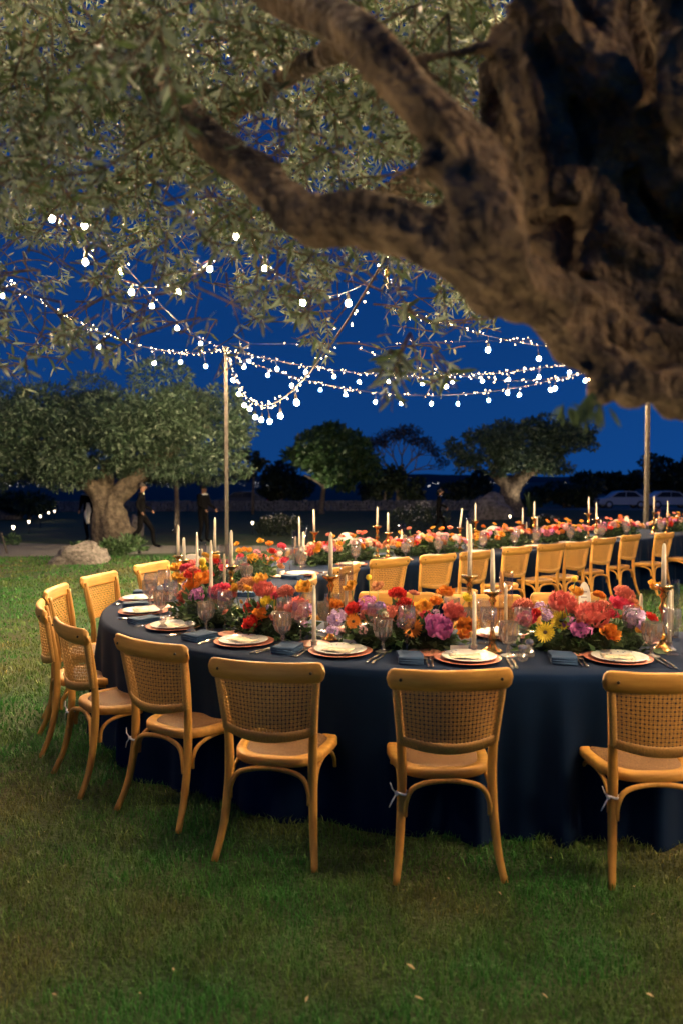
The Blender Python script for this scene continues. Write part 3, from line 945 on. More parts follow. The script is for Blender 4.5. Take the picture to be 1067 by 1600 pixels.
    for i in range(NV):
        u0 = -.97 + 1.94 * i / (NV - 1)
        for du in (-.013, .013):
            pts, side = [], []
            for j in range(2 * NH + 1):
                v = j / (2 * NH); uu = u0 + du + jr.uniform(-.003, .003)
                pts.append(S(uu, v, .0013 * (1 if (j // 2 + i) % 2 else -1)))
                side.append((S(uu + .01, v) - S(uu - .01, v)).normalized())
            ribbon(pts, side, .0020)
    for j in range(NH):
        v0 = .03 + .95 * j / (NH - 1)
        for dv in (-.012, .012):
            pts, side = [], []
            for i in range(2 * NV + 1):
                u = -1 + 2 * i / (2 * NV); vv = v0 + dv + jr.uniform(-.003, .003)
                pts.append(S(u, vv, .0013 * (-1 if (i // 2 + j) % 2 else 1)))
                side.append(Vector((0, 0, 1)))
            ribbon(pts, side, .0020)
    b.build('cane_back', M['cane'], t)
    # wrapped lower edge and wrapped posts
    b = MB()
    NW = 76
    for i in range(NW):
        u = -1 + 2 * (i + .5) / NW
        a, c = S(u, .02), S(u, .13)
        low = a + Vector((jr.uniform(-.001, .001), 0, -.014))
        b.tube([low + Vector((0, .004, .004)), low + Vector((0, -.005, 0)), (a + c) / 2 + Vector((0, -.0055, 0)), c + Vector((0, -.003, 0))], .0029, 5)
    b.build('wrapped_edge', M['wrap'], t)
    for sx in (-1, 1):
        b = MB(); pts, rad = [], []
        for i in range(60):
            v = i / 59
            p = S(sx * 1.0, v); pts.append((p.x, p.y + .006, p.z)); rad.append(.0165 + (.0022 if i % 2 else 0))
        b.tube(pts, rad, 9); b.build('wrapped_post', M['wrap'], t)
    return t
def add_tie(ch, sx=-1, z=.335):
    tie = tie_mesh[sx]
    o = link('tie', tie, ch)
    o['label'] = 'white knotted tie on the chair leg'
tie_mesh = {}
for sx in (-1, 1):
    b = MB()
    c = Vector((sx * .190, -.222, .345))
    ring = [c + Vector((.023 * math.cos(a), .023 * math.sin(a), .004 * math.sin(a * 2))) for a in np.linspace(0, 2 * math.pi, 13)]
    b.tube(ring, .005, 6)
    kx = c + Vector((sx * .022, -.014, 0))
    b.sphere(kx, .009, 7, 5)
    b.tube([kx, kx + Vector((sx * .018, -.005, .022)), kx + Vector((sx * .026, 0, .047))], [.004, .005, .003], 6, flat=.5)
    b.tube([kx, kx + Vector((sx * .016, -.006, -.024)), kx + Vector((sx * .030, -.002, -.055))], [.004, .005, .003], 6, flat=.5)
    tie_mesh[sx] = b.mesh('tie', M['tie'])

chair0 = make_chair()
chair_used = [False]
def put_chair(u, v, face, label, group, tie=None):
    """u,v: top rail in the photo; face: direction (x, y) the sitter looks"""
    p = at_z(u, v, .87)
    f = Vector(face).normalized()
    c = Vector((p.x, p.y)) + f * .305
    if chair_used[0]: o = copy_tree(chair0)
    else: o = chair0; chair_used[0] = True
    o.location = (c.x, c.y, 0)
    o.rotation_euler = (0, 0, math.atan2(f.y, f.x) - math.pi / 2 + rng.uniform(-.05, .05))
    tag(o, label, 'chair', group)
    chairs.append((o, tie))
    return o
chairs = []
def inward(u, v, bias=0):
    p = at_z(u, v, .87)
    s = nearest_s(p.x, p.y)
    d = cl_at(s) - Vector((p.x, p.y))
    return d
g_out = 'chairs along the outside of the horseshoe table'
for (u, v, lab, tie, f) in [
    (1040, 1052, 'cane-back chair with white bow tied round its leg beside the straight table edge', -1, (.02, 1)),
    (707, 1048, 'cane-back chair with long-tailed white tie below its seat, squarely facing the table', -1, (-.06, 1)),
    (411, 1035, 'cane-back chair without tie where the table begins to bend', None, (.24, 1)),
    (226, 1001, 'cane-back chair with drooping white tie on its leg at the bend of the table', -1, (.62, .78)),
    (103, 975, 'cane-back chair with short white tie, turned sideways at the bend', -1, (.80, .60)),
    (62, 945, 'cane-back chair half hidden behind its neighbour at the outermost bend', None, (.93, .33)),
    (84, 918, 'cane-back chair facing a corner setting, beyond the outermost bend', None, (1, .02)),
    (151, 898, 'cane-back chair showing its pale woven front at the far side of the bend', None, (.97, -.26)),
    (236, 880, 'cane-back chair nearest the old olive tree, its seat hidden by the table', None, (.90, -.44))]:
    put_chair(u, v, f, lab, g_out, tie)
g_in = 'chairs along the inside of the near table run'
for (u, v, f, w) in [(886, 927, (0, -1), 'behind the tall white card'), (750, 930, (.02, -1), 'behind the brass pair'), (620, 926, (-.10, -1), 'behind the red dahlias')]:
    put_chair(u, v, f, 'cane-back chair on the inner side of the near run ' + w, g_in)
for (u, v, f, lab) in [(490, 903, (-.95, .1), 'cane-back chair seen side-on inside the bend'), (545, 884, (-.85, .45), 'cane-back chair turned towards the inner bend beside the first inner bouquet')]:
    put_chair(u, v, f, lab, g_in)
for (u, v, w) in [(612, 873, 'first of the far row, squarely seen from behind'), (687, 867, 'second of the far row'), (745, 862, 'third of the far row, behind a near candle'), (810, 855, 'fourth of the far row'), (865, 850, 'fifth of the far row'), (906, 847, 'sixth of the far row, overlapping its neighbour'), (946, 841, 'seventh of the far row'), (987, 836, 'eighth of the far row, its splayed legs on open grass'), (1040, 833, 'ninth of the far row, below the wooden pole'), (1095, 828, 'tenth of the far row')]:
    put_chair(u, v, (-.62, .78), 'cane-back chair, ' + w, 'chairs along the inside of the far table run')
for ch, tie in chairs:
    if tie: add_tie(ch, tie)

# ================================================================ TABLEWARE
def lathe_mesh(name, prof, m, n=32, flute=None, smooth=True):
    return MB().lathe(prof, n, flute=flute).mesh(name, m, smooth)
ME = {}
ME['charger'] = lathe_mesh('charger_plate', [(.0, .003), (.09, .003), (.10, .004), (.135, .008), (.158, .014), (.162, .0165), (.160, .018), (.135, .0125), (.10, .008), (0, .007)], M['charger'], 48)
ME['plate'] = lathe_mesh('china_plate', [(0, .0), (.075, .0), (.085, .003), (.125, .014), (.133, .017), (.131, .019), (.085, .0075), (.075, .006), (0, .0055)], M['plate'], 44)
ME['bread'] = lathe_mesh('bread_plate', [(0, .0), (.05, .0), (.075, .006), (.088, .010), (.086, .012), (.05, .005), (0, .0045)], M['bread'], 36)
# folded menu
b = MB()
vs_ = []
for i in range(9):
    x = -.075 + .15 * i / 8
    for y in (-.05, .05):
        vs_.append((x, y + .01 * x, .004 + .006 * math.sin(i * .8 + y * 20) * (i / 8)))
nb = len(vs_)
vs_ += [(x, y, z + .0016) for x, y, z in vs_]
fs_ = [(2 * i, 2 * i + 1, 2 * i + 3, 2 * i + 2) for i in range(8)] + [(nb + 2 * i, nb + 2 * i + 2, nb + 2 * i + 3, nb + 2 * i + 1) for i in range(8)]
fs_ += [(2 * i, 2 * i + 2, nb + 2 * i + 2, nb + 2 * i) for i in range(8)] + [(2 * i + 3, 2 * i + 1, nb + 2 * i + 1, nb + 2 * i + 3) for i in range(8)] + [(1, 0, nb, nb + 1), (16, 17, nb + 17, nb + 16)]
ME['menu'] = b.add(vs_, fs_).mesh('menu_card', M['menu'])
# tent place card
ME['card'] = MB().add([(-.045, -.014, 0), (.045, -.014, 0), (.045, 0, .034), (-.045, 0, .034), (-.045, .014, 0), (.045, .014, 0), (-.045, -.0125, 0), (.045, -.0125, 0), (.045, 0, .032), (-.045, 0, .032), (-.045, .0125, 0), (.045, .0125, 0)],
                      [(0, 1, 2, 3), (3, 2, 5, 4), (7, 6, 9, 8), (8, 9, 10, 11), (0, 6, 7, 1), (4, 5, 11, 10), (0, 3, 9, 6), (3, 4, 10, 9), (1, 7, 8, 2), (2, 8, 11, 5)]).mesh('place_card', M['card'], False)
# folded napkin: three soft layers with a rolled edge
b = MB()
for l_, (z, sy) in enumerate(((.006, 1.0), (.017, .98), (.028, .96))):
    pr = []
    for a in np.linspace(-math.pi / 2, math.pi / 2, 6): pr.append((-.052 * 0 + math.cos(a), math.sin(a)))
    ring = [(-.055 - .006 * c, z + .006 * s_) for c, s_ in pr][::-1] + [(.055 + .004 * c, z + .006 * s_) for c, s_ in pr]
    vs_ = []
    for yy in np.linspace(-.085 * sy, .085 * sy, 7):
        for x, zz in ring: vs_.append((x + .003 * math.sin(yy * 40 + l_), yy, zz + .002 * math.sin(yy * 30 + x * 30)))
    n_ = len(ring)
    fs_ = [(i * n_ + k_, i * n_ + (k_ + 1) % n_, (i + 1) * n_ + (k_ + 1) % n_, (i + 1) * n_ + k_) for i in range(6) for k_ in range(n_)]
    fs_ += [tuple(range(n_ - 1, -1, -1)), tuple(6 * n_ + k_ for k_ in range(n_))]
    b.add(vs_, fs_)
ME['napkin'] = b.mesh('folded_napkin', M['napkin'])
# fork / knife lying along +Y
b = MB()
b.tube([(0, -.10, .004), (0, -.06, .0045), (0, 0, .005), (0, .04, .007)], [.0065, .006, .0034, .0035], 8, flat=.45)
b.tube([(0, .035, .007), (0, .05, .006), (0, .062, .005)], [.004, .011, .012], 8, flat=.25)
for i in range(4):
    x = -.009 + .006 * i
    b.tube([(x, .06, .005), (x, .08, .004), (x * .95, .102, .009)], [.002, .002, .0011], 5)
ME['fork'] = b.mesh('fork', M['silver'])
b = MB()
b.tube([(0, -.11, .005), (0, -.07, .006), (0, -.01, .005)], [.0075, .007, .005], 8, flat=.55)
b.add([(-.004, -.012, .003), (.006, -.012, .003), (.0095, .05, .003), (.004, .1, .003), (-.003, .115, .003), (-.005, .05, .003), (-.004, -.012, .0055), (.006, -.012, .005), (.0095, .05, .0042), (.004, .1, .004), (-.003, .115, .0045), (-.005, .05, .0055)],
      [(5, 4, 3, 2, 1, 0), (6, 7, 8, 9, 10, 11)] + [(i, (i + 1) % 6, 6 + (i + 1) % 6, 6 + i) for i in range(6)])
ME['knife'] = b.mesh('knife', M['silver'])
# cut-crystal goblet, wine glass, cordial, salt cellar
ME['goblet'] = lathe_mesh('crystal_goblet', [(.036, 0), (.036, .003), (.012, .010), (.0075, .018), (.0085, .032), (.007, .045), (.020, .055), (.034, .068), (.041, .09), (.0425, .115), (.043, .142), (.0405, .142), (.040, .115), (.0385, .09), (.031, .07), (.006, .060)], M['crystal'], 32,
                          lambda k_, z: (.045 if k_ % 2 else -.02) if .055 < z < .125 else 0, False)
ME['wine'] = lathe_mesh('wine_glass', [(.034, 0), (.033, .002), (.010, .006), (.0042, .014), (.0040, .085), (.009, .093), (.030, .108), (.041, .130), (.042, .150), (.036, .195), (.0345, .195), (.0405, .150), (.0395, .131), (.029, .110), (.005, .099)], M['glass'], 28)
ME['shaker'] = lathe_mesh('glass_shaker', [(.024, 0), (.026, .004), (.026, .022), (.018, .032), (.009, .04), (.018, .05), (.022, .06), (.018, .072), (.0, .078)], M['crystal'], 12, lambda k_, z: .06 if k_ % 2 else -.04, False)

setting_no = [0]
def place_item(key, name, base, f, dx, dy, z, label, cat, group, rz=0, mesh=None):
    o = link(name, ME[key])
    r_ = Vector((f.y, -f.x))
    q = base + r_ * dx + f * dy
    o.location = (q.x, q.y, z)
    o.rotation_euler = (0, 0, math.atan2(f.y, f.x) - math.pi / 2 + rz)
    tag(o, label, cat, group)
    return o
def setting(base, f, full=True, tagw='', grp='outer'):
    f = Vector(f).normalized(); base = Vector((base[0], base[1]))
    j = lambda a: rng.uniform(-a, a)
    z = TZ + .0012
    G = lambda w: w + ' at the ' + grp + ' settings'
    place_item('charger', 'charger_plate', base, f, 0, 0, z, 'pink glossy charger plate ' + tagw, 'plate', G('charger plates'))
    place_item('plate', 'china_plate', base, f, j(.006), j(.006), z + .0085, 'patterned white china plate ' + tagw, 'plate', G('china plates'), rng.uniform(0, 6))
    place_item('menu', 'menu_card', base, f, j(.02), -.005 + j(.01), z + .0155, 'beige printed menu card ' + tagw, 'menu', G('menu cards'), R(rng.uniform(-14, 14)))
    place_item('goblet', 'crystal_goblet', base, f, .20 + j(.015), .10 + j(.02), z, 'cut-crystal water goblet ' + tagw, 'glass', G('goblets')).scale = (1.15, 1.15, 1.2)
    place_item('wine', 'wine_glass', base, f, .29 + j(.02), .15 + j(.02), z, 'clear wine glass next to the goblet ' + tagw, 'glass', G('wine glasses')).scale = (1.12, 1.12, 1.2)
    if full:
        place_item('bread', 'bread_plate', base, f, -.20 + j(.01), .13 + j(.01), z, 'terracotta side plate ' + tagw, 'plate', G('side plates'))
        place_item('napkin', 'folded_napkin', base, f, -.275 + j(.01), -.045 + j(.01), z, 'folded blue linen napkin ' + tagw, 'napkin', G('napkins'), R(rng.uniform(-6, 6)))
        for k_ in (0, 1):
            place_item('fork', 'fork', base, f, -.200 + .026 * k_ + j(.003), -.06 + j(.006), z, ('outer', 'inner')[k_] + ' silver fork of the pair ' + tagw, 'fork', G('forks'), R(rng.uniform(-4, 4)))
            place_item('knife', 'knife', base, f, .192 + .026 * k_ + j(.003), -.055 + j(.006), z, ('inner', 'outer')[k_] + ' silver knife of the pair ' + tagw, 'knife', G('knives'), R(rng.uniform(-4, 4)))
        place_item('card', 'place_card', base, f, -.03 + j(.01), .185, z, 'small white tent place card ' + tagw, 'card', G('place cards'), R(rng.uniform(-8, 8)))
        place_item('wine', 'wine_glass', base, f, .13 + j(.02), .18 + j(.02), z, 'clear wine glass behind the plate ' + tagw, 'glass', G('wine glasses')).scale = (1.12, 1.12, 1.2)
for (u, v, w) in [(965, 1029, 'in front of the yellow daisy bouquet'), (730, 1029, 'in front of the magenta peony bouquet'), (532, 1018, 'in front of the lilac flowers'), (382, 1003, 'in front of the red roses'), (272, 979, 'before the mauve bend bouquet'), (225, 956, 'at the outermost bend'), (211, 936, 'just past the outermost bend')]:
    p = at_z(u, v, TZ + .01)
    s = nearest_s(p.x, p.y)
    d = cl_at(s) - Vector((p.x, p.y))
    dist = d.length
    p2 = cl_at(s) - d.normalized() * min(dist, HALF - .19)      # keep the charger inside the edge
    setting(p2, d, True, w)
where_in = ['before the inner chair behind the tall white card', 'before the inner chair behind the brass pair', 'before the inner chair behind the dahlias', 'before the side-on inner chair', 'before the inner chair at the bend']
where_far = [w + ' chair of the far row' for w in ('facing the first', 'facing the second', 'facing the third', 'facing the fourth', 'facing the fifth', 'facing the sixth', 'facing the seventh', 'facing the eighth', 'facing the ninth', 'facing the tenth')]
for n_, (ch, _) in enumerate(chairs[9:]):
    c = Vector((ch.location.x, ch.location.y))
    s = nearest_s(c.x, c.y); d = (cl_at(s) - c).normalized()
    setting(cl_at(s) - d * .33, d, n_ < 5, (where_in + where_far)[n_], 'inner' if n_ < 5 else 'far')
# two crystal shakers by the near bouquet
for (u, v, w) in [(815, 1032, 'squat cut-glass shaker left of the yellow daisy setting'), (826, 1026, 'taller cut-glass shaker left of the yellow daisy setting'), (255, 985, 'small cut-glass shaker near the outermost bend'), (300, 992, 'small cut-glass shaker before the mauve bend bouquet')]:
    p = at_z(u, v, TZ)
    o = link('glass_shaker', ME['shaker']); o.location = (p.x, p.y, TZ + .001)
    o.scale.z = 1.15 if 'taller' in w else 1
    tag(o, w, 'shaker', 'glass shakers')

# ---------------------------------------------------------------- candles
def stick_prof(h):
    return [(.052, 0), (.054, .004), (.046, .012), (.030, .020), (.020, .034), (.014, .05), (.021, .062), (.023, .072), (.013, .085), (.010, .11), (.0095, h * .55), (.016, h * .60), (.024, h * .65), (.016, h * .70), (.011, h * .74), (.014, h * .80), (.022, h * .84), (.012, h * .885), (.020, h * .91), (.040, h * .955), (.047, h * .985), (.047, h), (.040, h - .003), (.014, h - .005), (0, h - .005)]
def taper(root_name, loc, L_, label, group, r=.0115, tilt=0):
    root = empty(root_name, loc)
    tag(root, label, 'candle', group)
    MB().lathe([(r, 0), (r * .98, L_ * .5), (r * .8, L_ * .93), (r * .45, L_), (0, L_ + .002)], 14).build('wax', M['candle'], root)
    MB().tube([(0, 0, L_), (.001, 0, L_ + .010)], .0012, 5).build('wick', M['wick'], root)
    root.rotation_euler = (0, tilt, rng.uniform(-.2, .2))
    return root
def candlestick(u, vcup, vtop, y, where, tilt=0):
    q = at_y(u, vcup, y); t_ = at_y(u, vtop, y)
    h = max(.16, q.z - TZ)
    o = lathe_mesh('brass_candlestick', stick_prof(h), M['brass'], 24)
    o = link('brass_candlestick', o); o.location = (q.x, q.y, TZ + .001)
    tag(o, 'turned brass candlestick ' + where, 'candlestick', 'brass candlesticks on the table')
    taper('taper_candle', (q.x, q.y, TZ + .001 + h - .004), t_.z - q.z - .008, 'ivory taper candle in brass ' + where, 'ivory taper candles', .0125, tilt)
for a in [(279, 868, 818, 6.5, 'at the far side of the bend'), (336, 862, 807, 7.0, 'behind the bend bouquet'), (362, 884, 826, 5.35, 'inside the bend beside the orange bouquet'),
          (491, 831, 794, 8.15, 'at the start of the far run'), (517, 899, 829, 4.32, 'between the two coral near bouquets'), (589, 822, 791, 8.85, 'left of a shorter one on the far run'), (606, 832, 799, 8.8, 'right of a taller one on the far run'),
          (718, 824, 793, 9.75, 'with a leaning candle on the far run'), (742, 814, 785, 10.0, 'beside the round white plate on the far run'), (816, 819, 792, 10.6, 'left of a taller pair on the far run'), (834, 809, 782, 10.9, 'in front of the lit olive trunk'),
          (919, 802, 775, 11.75, 'in the middle of the far run'), (931, 811, 784, 11.7, 'just right of the mid-run tall one'), (1021, 800, 774, 13.0, 'in front of the right wooden pole'), (1042, 808, 782, 12.9, 'right of the wooden pole'),
          (733, 899, 816, 4.42, 'behind the magenta peony bouquet'), (769, 923, 854, 4.02, 'between the magenta and the yellow daisy bouquets'), (1036, 915, 846, 4.05, 'right of the yellow daisy bouquet'), (288, 875, 838, 5.9, 'among the bend bouquets')]:
    candlestick(*a, tilt=R(6) if a[0] == 718 else rng.uniform(-.012, .012))
# tapers in low glass holders
for (u, vb, vt, y, w) in [(491, 1000, 912, 4.05, 'beside the coral peony bouquet'), (740, 1000, 922, 3.95, 'beside the magenta peony bouquet'), (331, 985, 842, 4.75, 'at the bend in front of the mauve flowers'), (1000, 985, 925, 4.2, 'beside the lilac flowers'), (1045, 1000, 920, 4.05, 'right of the lilac flowers'), (309, 930, 830, 6.0, 'behind the bend bouquet'), (468, 845, 806, 8.1, 'left of the far run start'), (474, 868, 830, 7.9, 'low at the far run start'), (627, 868, 828, 9.0, 'low on the far run'), (729, 852, 812, 9.8, 'low beside the leaning candle'), (838, 840, 806, 10.8, 'low below the lit olive')]:
    q = at_y(u, vb, y); z = TZ + .001
    o = link('glass_candle_holder', ME.setdefault('holder', lathe_mesh('glass_candle_holder', [(.034, 0), (.036, .004), (.030, .012), (.016, .022), (.016, .045), (.019, .048), (.0125, .048), (.0125, .03), (0, .03)], M['crystal'], 16)))
    o.location = (q.x, q.y, z)
    tag(o, 'low glass candle holder ' + w, 'candle holder', 'low glass candle holders')
    t_ = at_y(u, vt, y)
    taper('taper_candle', (q.x, q.y, z + .031), max(.16, t_.z - z - .04), 'ivory taper in low glass ' + w, 'ivory taper candles in glass', .011)
# hurricane cylinders with a thin taper inside
ME['hurricane'] = lathe_mesh('glass_hurricane', [(.038, 0), (.038, .26), (.0355, .26), (.0355, .006), (0, .006)], M['tube_glass'], 24)
for (u, vt, y, w) in [(351, 850, 5.9, 'inside the bend'), (541, 877, 4.45, 'by the coral near bouquets'), (790, 893, 4.3, 'right of the brass pair'), (1050, 905, 4.4, 'right of the lilac flowers'), (316, 846, 6.7, 'at the far bend'), (462, 828, 8.1, 'left of the far run start'), (475, 820, 8.4, 'at the far run start'), (627, 818, 9.1, 'on the far run beside the brass pair'), (730, 805, 9.95, 'next to the leaning candle'), (822, 808, 10.8, 'below the lit olive'), (938, 806, 11.9, 'mid far run'), (1029, 794, 13.1, 'before the right wooden pole')]:
    q = at_y(u, vt, y); h = max(.18, q.z - TZ - .002)
    o = link('glass_hurricane', ME['hurricane']); o.location = (q.x, q.y, TZ + .001); o.scale = (1, 1, h / .26)
    tag(o, 'clear glass cylinder round a thin candle ' + w, 'vase', 'glass hurricane cylinders')
    taper('taper_candle', (q.x, q.y, TZ + .009), h * .80, 'thin candle in a glass cylinder ' + w, 'candles in glass cylinders', .010)

# ================================================================ FLOWERS
def petal(mb_, base, out, up, L_, W, cup, curl, nl=4, nw=2, tipw=.55, ruffle=0, ph=0):
    """one petal as a small curved sheet: from base, leaning along 'out' and curving 'up'"""
    out = Vector(out); up = Vector(up); side = out.cross(up).normalized()
    vs_, fs_ = [], []
    for i in range(nl + 1):
        t = i / nl
        w = W * (math.sin(math.pi * min(1, t * .62 + .14)) ** .8) * (1 if t < .8 else (1 - (t - .8) / .2 * (1 - tipw)))
        for j in range(-nw, nw + 1):
            s = j / nw
            lift = cup * (s * s) * W + curl * L_ * t * t + ruffle * L_ * math.sin(ph + s * 5 + t * 3) * t
            vs_.append(Vector(base) + out * (L_ * t) + side * (w * s * .5) + up * lift)
    m_ = 2 * nw + 1
    for i in range(nl):
        for j in range(m_ - 1): fs_.append((i * m_ + j, i * m_ + j + 1, (i + 1) * m_ + j + 1, (i + 1) * m_ + j))
    mb_.add(vs_, fs_)
def bloom(kind, seed=0):
    """unit bloom (diameter about 1), facing +Z"""
    g = random.Random(seed)
    b = MB(); c = MB()
    def ring(n, r0, z0, el, L_, W, cup, curl, off=0, jit=.1, nl=4, nw=2, tipw=.55, ruffle=0):
        for i in range(n):
            a = 2 * math.pi * (i + off) / n + g.uniform(-jit, jit)
            e = el + g.uniform(-jit, jit)
            o = Vector((math.cos(a) * math.cos(e), math.sin(a) * math.cos(e), math.sin(e)))
            up = Vector((-math.cos(a) * math.sin(e), -math.sin(a) * math.sin(e), math.cos(e)))
            petal(b, (r0 * math.cos(a), r0 * math.sin(a), z0), o, up, L_ * g.uniform(.9, 1.1), W, cup, curl, nl, nw, tipw, ruffle, g.uniform(0, 6))
    if kind == 'peony':
        ring(8, .03, -.22, .10, .50, .42, .5, .42, 0, .15, 4, 2, .75, .05)
        ring(9, .05, -.20, .45, .50, .38, .5, .35, .5, .18, 4, 2, .75, .06)
        ring(9, .05, -.18, .75, .50, .33, .5, .22, 0, .2, 4, 2, .75, .07)
        ring(8, .05, -.14, 1.0, .46, .28, .5, .05, .3, .25, 4, 2, .75, .08)
        ring(8, .04, -.1, 1.25, .40, .22, .5, -.1, 0, .3, 3, 2, .8, .1)
        ring(5, .02, -.06, 1.45, .36, .2, .5, -.15, 0, .3, 3, 2, .8, .1)
    elif kind == 'dahlia':
        for k_, (n, el, L_) in enumerate([(16, -.05, .50), (16, .2, .48), (15, .45, .45), (13, .7, .41), (11, .95, .36), (8, 1.2, .30), (5, 1.45, .26)]):
            ring(n, .02, -.12 + .015 * k_, el, L_, .15, 1.2, .10, .5 * (k_ % 2), .06, 3, 1, .4)
    elif kind == 'ranunculus':
        for k_, (n, el, L_, W) in enumerate([(6, .05, .46, .50), (7, .35, .44, .44), (7, .65, .41, .40), (7, .95, .37, .34), (6, 1.2, .32, .28), (5, 1.4, .28, .22), (4, 1.5, .24, .16)]):
            ring(n, .05 - .005 * k_, -.16 + .01 * k_, el, L_, W, .35, .30 - .10 * k_, .37 * k_, .1, 4, 2, .9, .02)
    elif kind == 'rose':
        ring(6, .03, -.15, .1, .50, .46, .3, .30, 0, .12, 4, 2, .8, .04)
        ring(6, .03, -.13, .5, .46, .42, .5, .20, .5, .12, 4, 2, .85, .03)
        for k_ in range(5): ring(4, .16 - .03 * k_, -.08, 1.25 + .06 * k_, .34 + .02 * k_, .28 - .04 * k_, .9, .04, .3 * k_, .15, 3, 2, .95)
    elif kind == 'poppy':
        ring(5, .02, -.15, .45, .52, .55, .4, .20, 0, .15, 4, 3, .95, .07)
        ring(5, .02, -.13, .8, .46, .48, .4, .12, .5, .15, 4, 3, .95, .08)
        ring(8, .02, -.12, 1.2, .32, .2, .4, 0, 0, .2, 3, 1, .9, .1)
    elif kind == 'gerbera':
        ring(22, .08, -.02, .06, .43, .10, .3, .04, 0, .03, 3, 1, .6)
        ring(20, .08, .0, .18, .36, .09, .3, .03, .5, .04, 3, 1, .6)
        ring(18, .06, .01, .55, .13, .05, .3, 0, 0, .1, 2, 1, .5)
        c.sphere((0, 0, .02), .115, 12, 7, (1, 1, .45))
    elif kind == 'cluster':
        for i in range(46):
            z = g.uniform(-.25, 1); a = g.uniform(0, 6.28); r_ = math.sqrt(1 - z * z)
            d = Vector((r_ * math.cos(a), r_ * math.sin(a), z))
            p = Vector((d.x * .42, d.y * .42, d.z * .40)) * g.uniform(.75, 1.08)
            e1 = d.cross(Vector((.3, .2, .9))).normalized(); e2 = d.cross(e1)
            for q in range(5):
                t = 6.283 * q / 5 + i
                o = (e1 * math.cos(t) + e2 * math.sin(t))
                s_ = d.cross(o) * .05
                b.add([p, p + o * .07 + s_ + d * .02, p + o * .13 + d * .035, p + o * .07 - s_ + d * .02], [(0, 1, 2, 3)])
    elif kind == 'ball':
        b.sphere((0, 0, 0), .5, 16, 12)
        b.v = [tuple(Vector(p) * (1 + .06 * math.sin(i * 2.4))) for i, p in enumerate(b.v)]
    return b, c
COLR = {'coral': (.92, .22, .18), 'red': (.80, .045, .035), 'pinkred': (.88, .09, .17), 'orange': (.92, .30, .03), 'amber': (.92, .44, .05), 'yellow': (.92, .66, .05), 'peach': (.92, .42, .20),
        'pink': (.88, .30, .42), 'mauve': (.66, .20, .50), 'lilac': (.55, .36, .62), 'purple': (.28, .14, .50), 'salmon': (.90, .28, .20), 'palepink': (.88, .52, .52), 'cream': (.85, .74, .55)}
petal_mats = {k_: mat('petal_' + k_, c_, .55, var=.22, scale=9, rnd=.12, trans=.22, sheen=.1) for k_, c_ in COLR.items()}
M['centre'] = mat('gerbera_centre', (.05, .03, .012), .8, var=.5, scale=80)
bloom_cache = {}
def bloom_mesh(kind, colr, var):
    key = (kind, colr, var)
    if key not in bloom_cache:
        b, c = bloom(kind, var * 17 + 3)
        bloom_cache[key] = (b.mesh(kind + '_' + colr, petal_mats[colr]), c.mesh('centre', M['centre']) if c.v else None)
    return bloom_cache[key]
stem_cache = {}
def add_flower(root, kind, colr, loc, diam, face, stem_to=None):
    """loc in root coordinates"""
    me, ce = bloom_mesh(kind, colr, rng.randint(0, 2))
    o = link({'ball': 'billy_button', 'cluster': 'statice', 'gerbera': 'gerbera'}.get(kind, kind), me, root)
    o.location = loc
    o.scale = (diam, diam, diam)
    q = Vector(face).normalized().to_track_quat('Z', 'Y')
    o.rotation_euler = (q @ Matrix.Rotation(rng.uniform(0, 6.28), 3, 'Z').to_quaternion()).to_euler()
    if ce: link('centre', ce, o)
    if stem_to is not None:
        a, z = Vector(stem_to), Vector(loc)
        MB().tube([a, a.lerp(z, .55) + Vector((0.012, 0, .01)), z], [.003, .0028, .0025], 6).build('stem', M['stem'], root)
    return o
# foliage masses
def foliage_mesh(L_, W, H, seed, n=520):
    g = np.random.default_rng(seed)
    th = g.uniform(0, 2 * np.pi, n); ph = np.arccos(g.uniform(-.05, 1, n))
    d = np.stack([np.sin(ph) * np.cos(th), np.sin(ph) * np.sin(th), np.cos(ph)], 1)
    p = d * np.array([L_ / 2, W / 2, H]) * g.uniform(.35, 1.0, n)[:, None]
    p[:, 2] = np.maximum(p[:, 2], .008)
    t = d + g.normal(size=(n, 3)) * .55; t[:, 2] -= .15; t /= np.linalg.norm(t, axis=1)[:, None]
    s = np.cross(t, g.normal(size=(n, 3))); s /= np.linalg.norm(s, axis=1)[:, None]
    l_ = g.uniform(.03, .075, n)[:, None]; w = l_ * g.uniform(.12, .30, n)[:, None]
    v = np.stack([p, p + t * l_ * .4 + s * w, p + t * l_, p + t * l_ * .4 - s * w], 1)
    v[:, :, 2] = np.maximum(v[:, :, 2], .003)
    return np_mesh('foliage', v.reshape(-1, 3), (np.arange(n) * 4)[:, None] + np.array([[0, 1, 2, 3]]), [4] * n, M['fol'])
fol_var = [foliage_mesh(.66, .34, .20, 40 + i, 620) for i in range(3)]
M['moss'] = mat('bouquet_core', (.012, .03, .008), 1, var=.5, scale=40, bump=1, bscale=60)
def arrangement(s, label, L_=.66, fv=0, off=0):
    p = cl_at(s); t = cl_tan(s)
    root = empty('flower_arrangement', (p.x, p.y, TZ + .001), math.atan2(t.y, t.x))
    tag(root, label, 'flowers', 'bouquets along the table')
    f = link('foliage', fol_var[fv % 3], root); f.scale = (L_ / .66, 1, 1); f['kind'] = 'stuff'
    MB().sphere((0, 0, .045), 1, 16, 8, (L_ * .42, .125, .085)).build('moss_base', M['moss'], root)
    return root
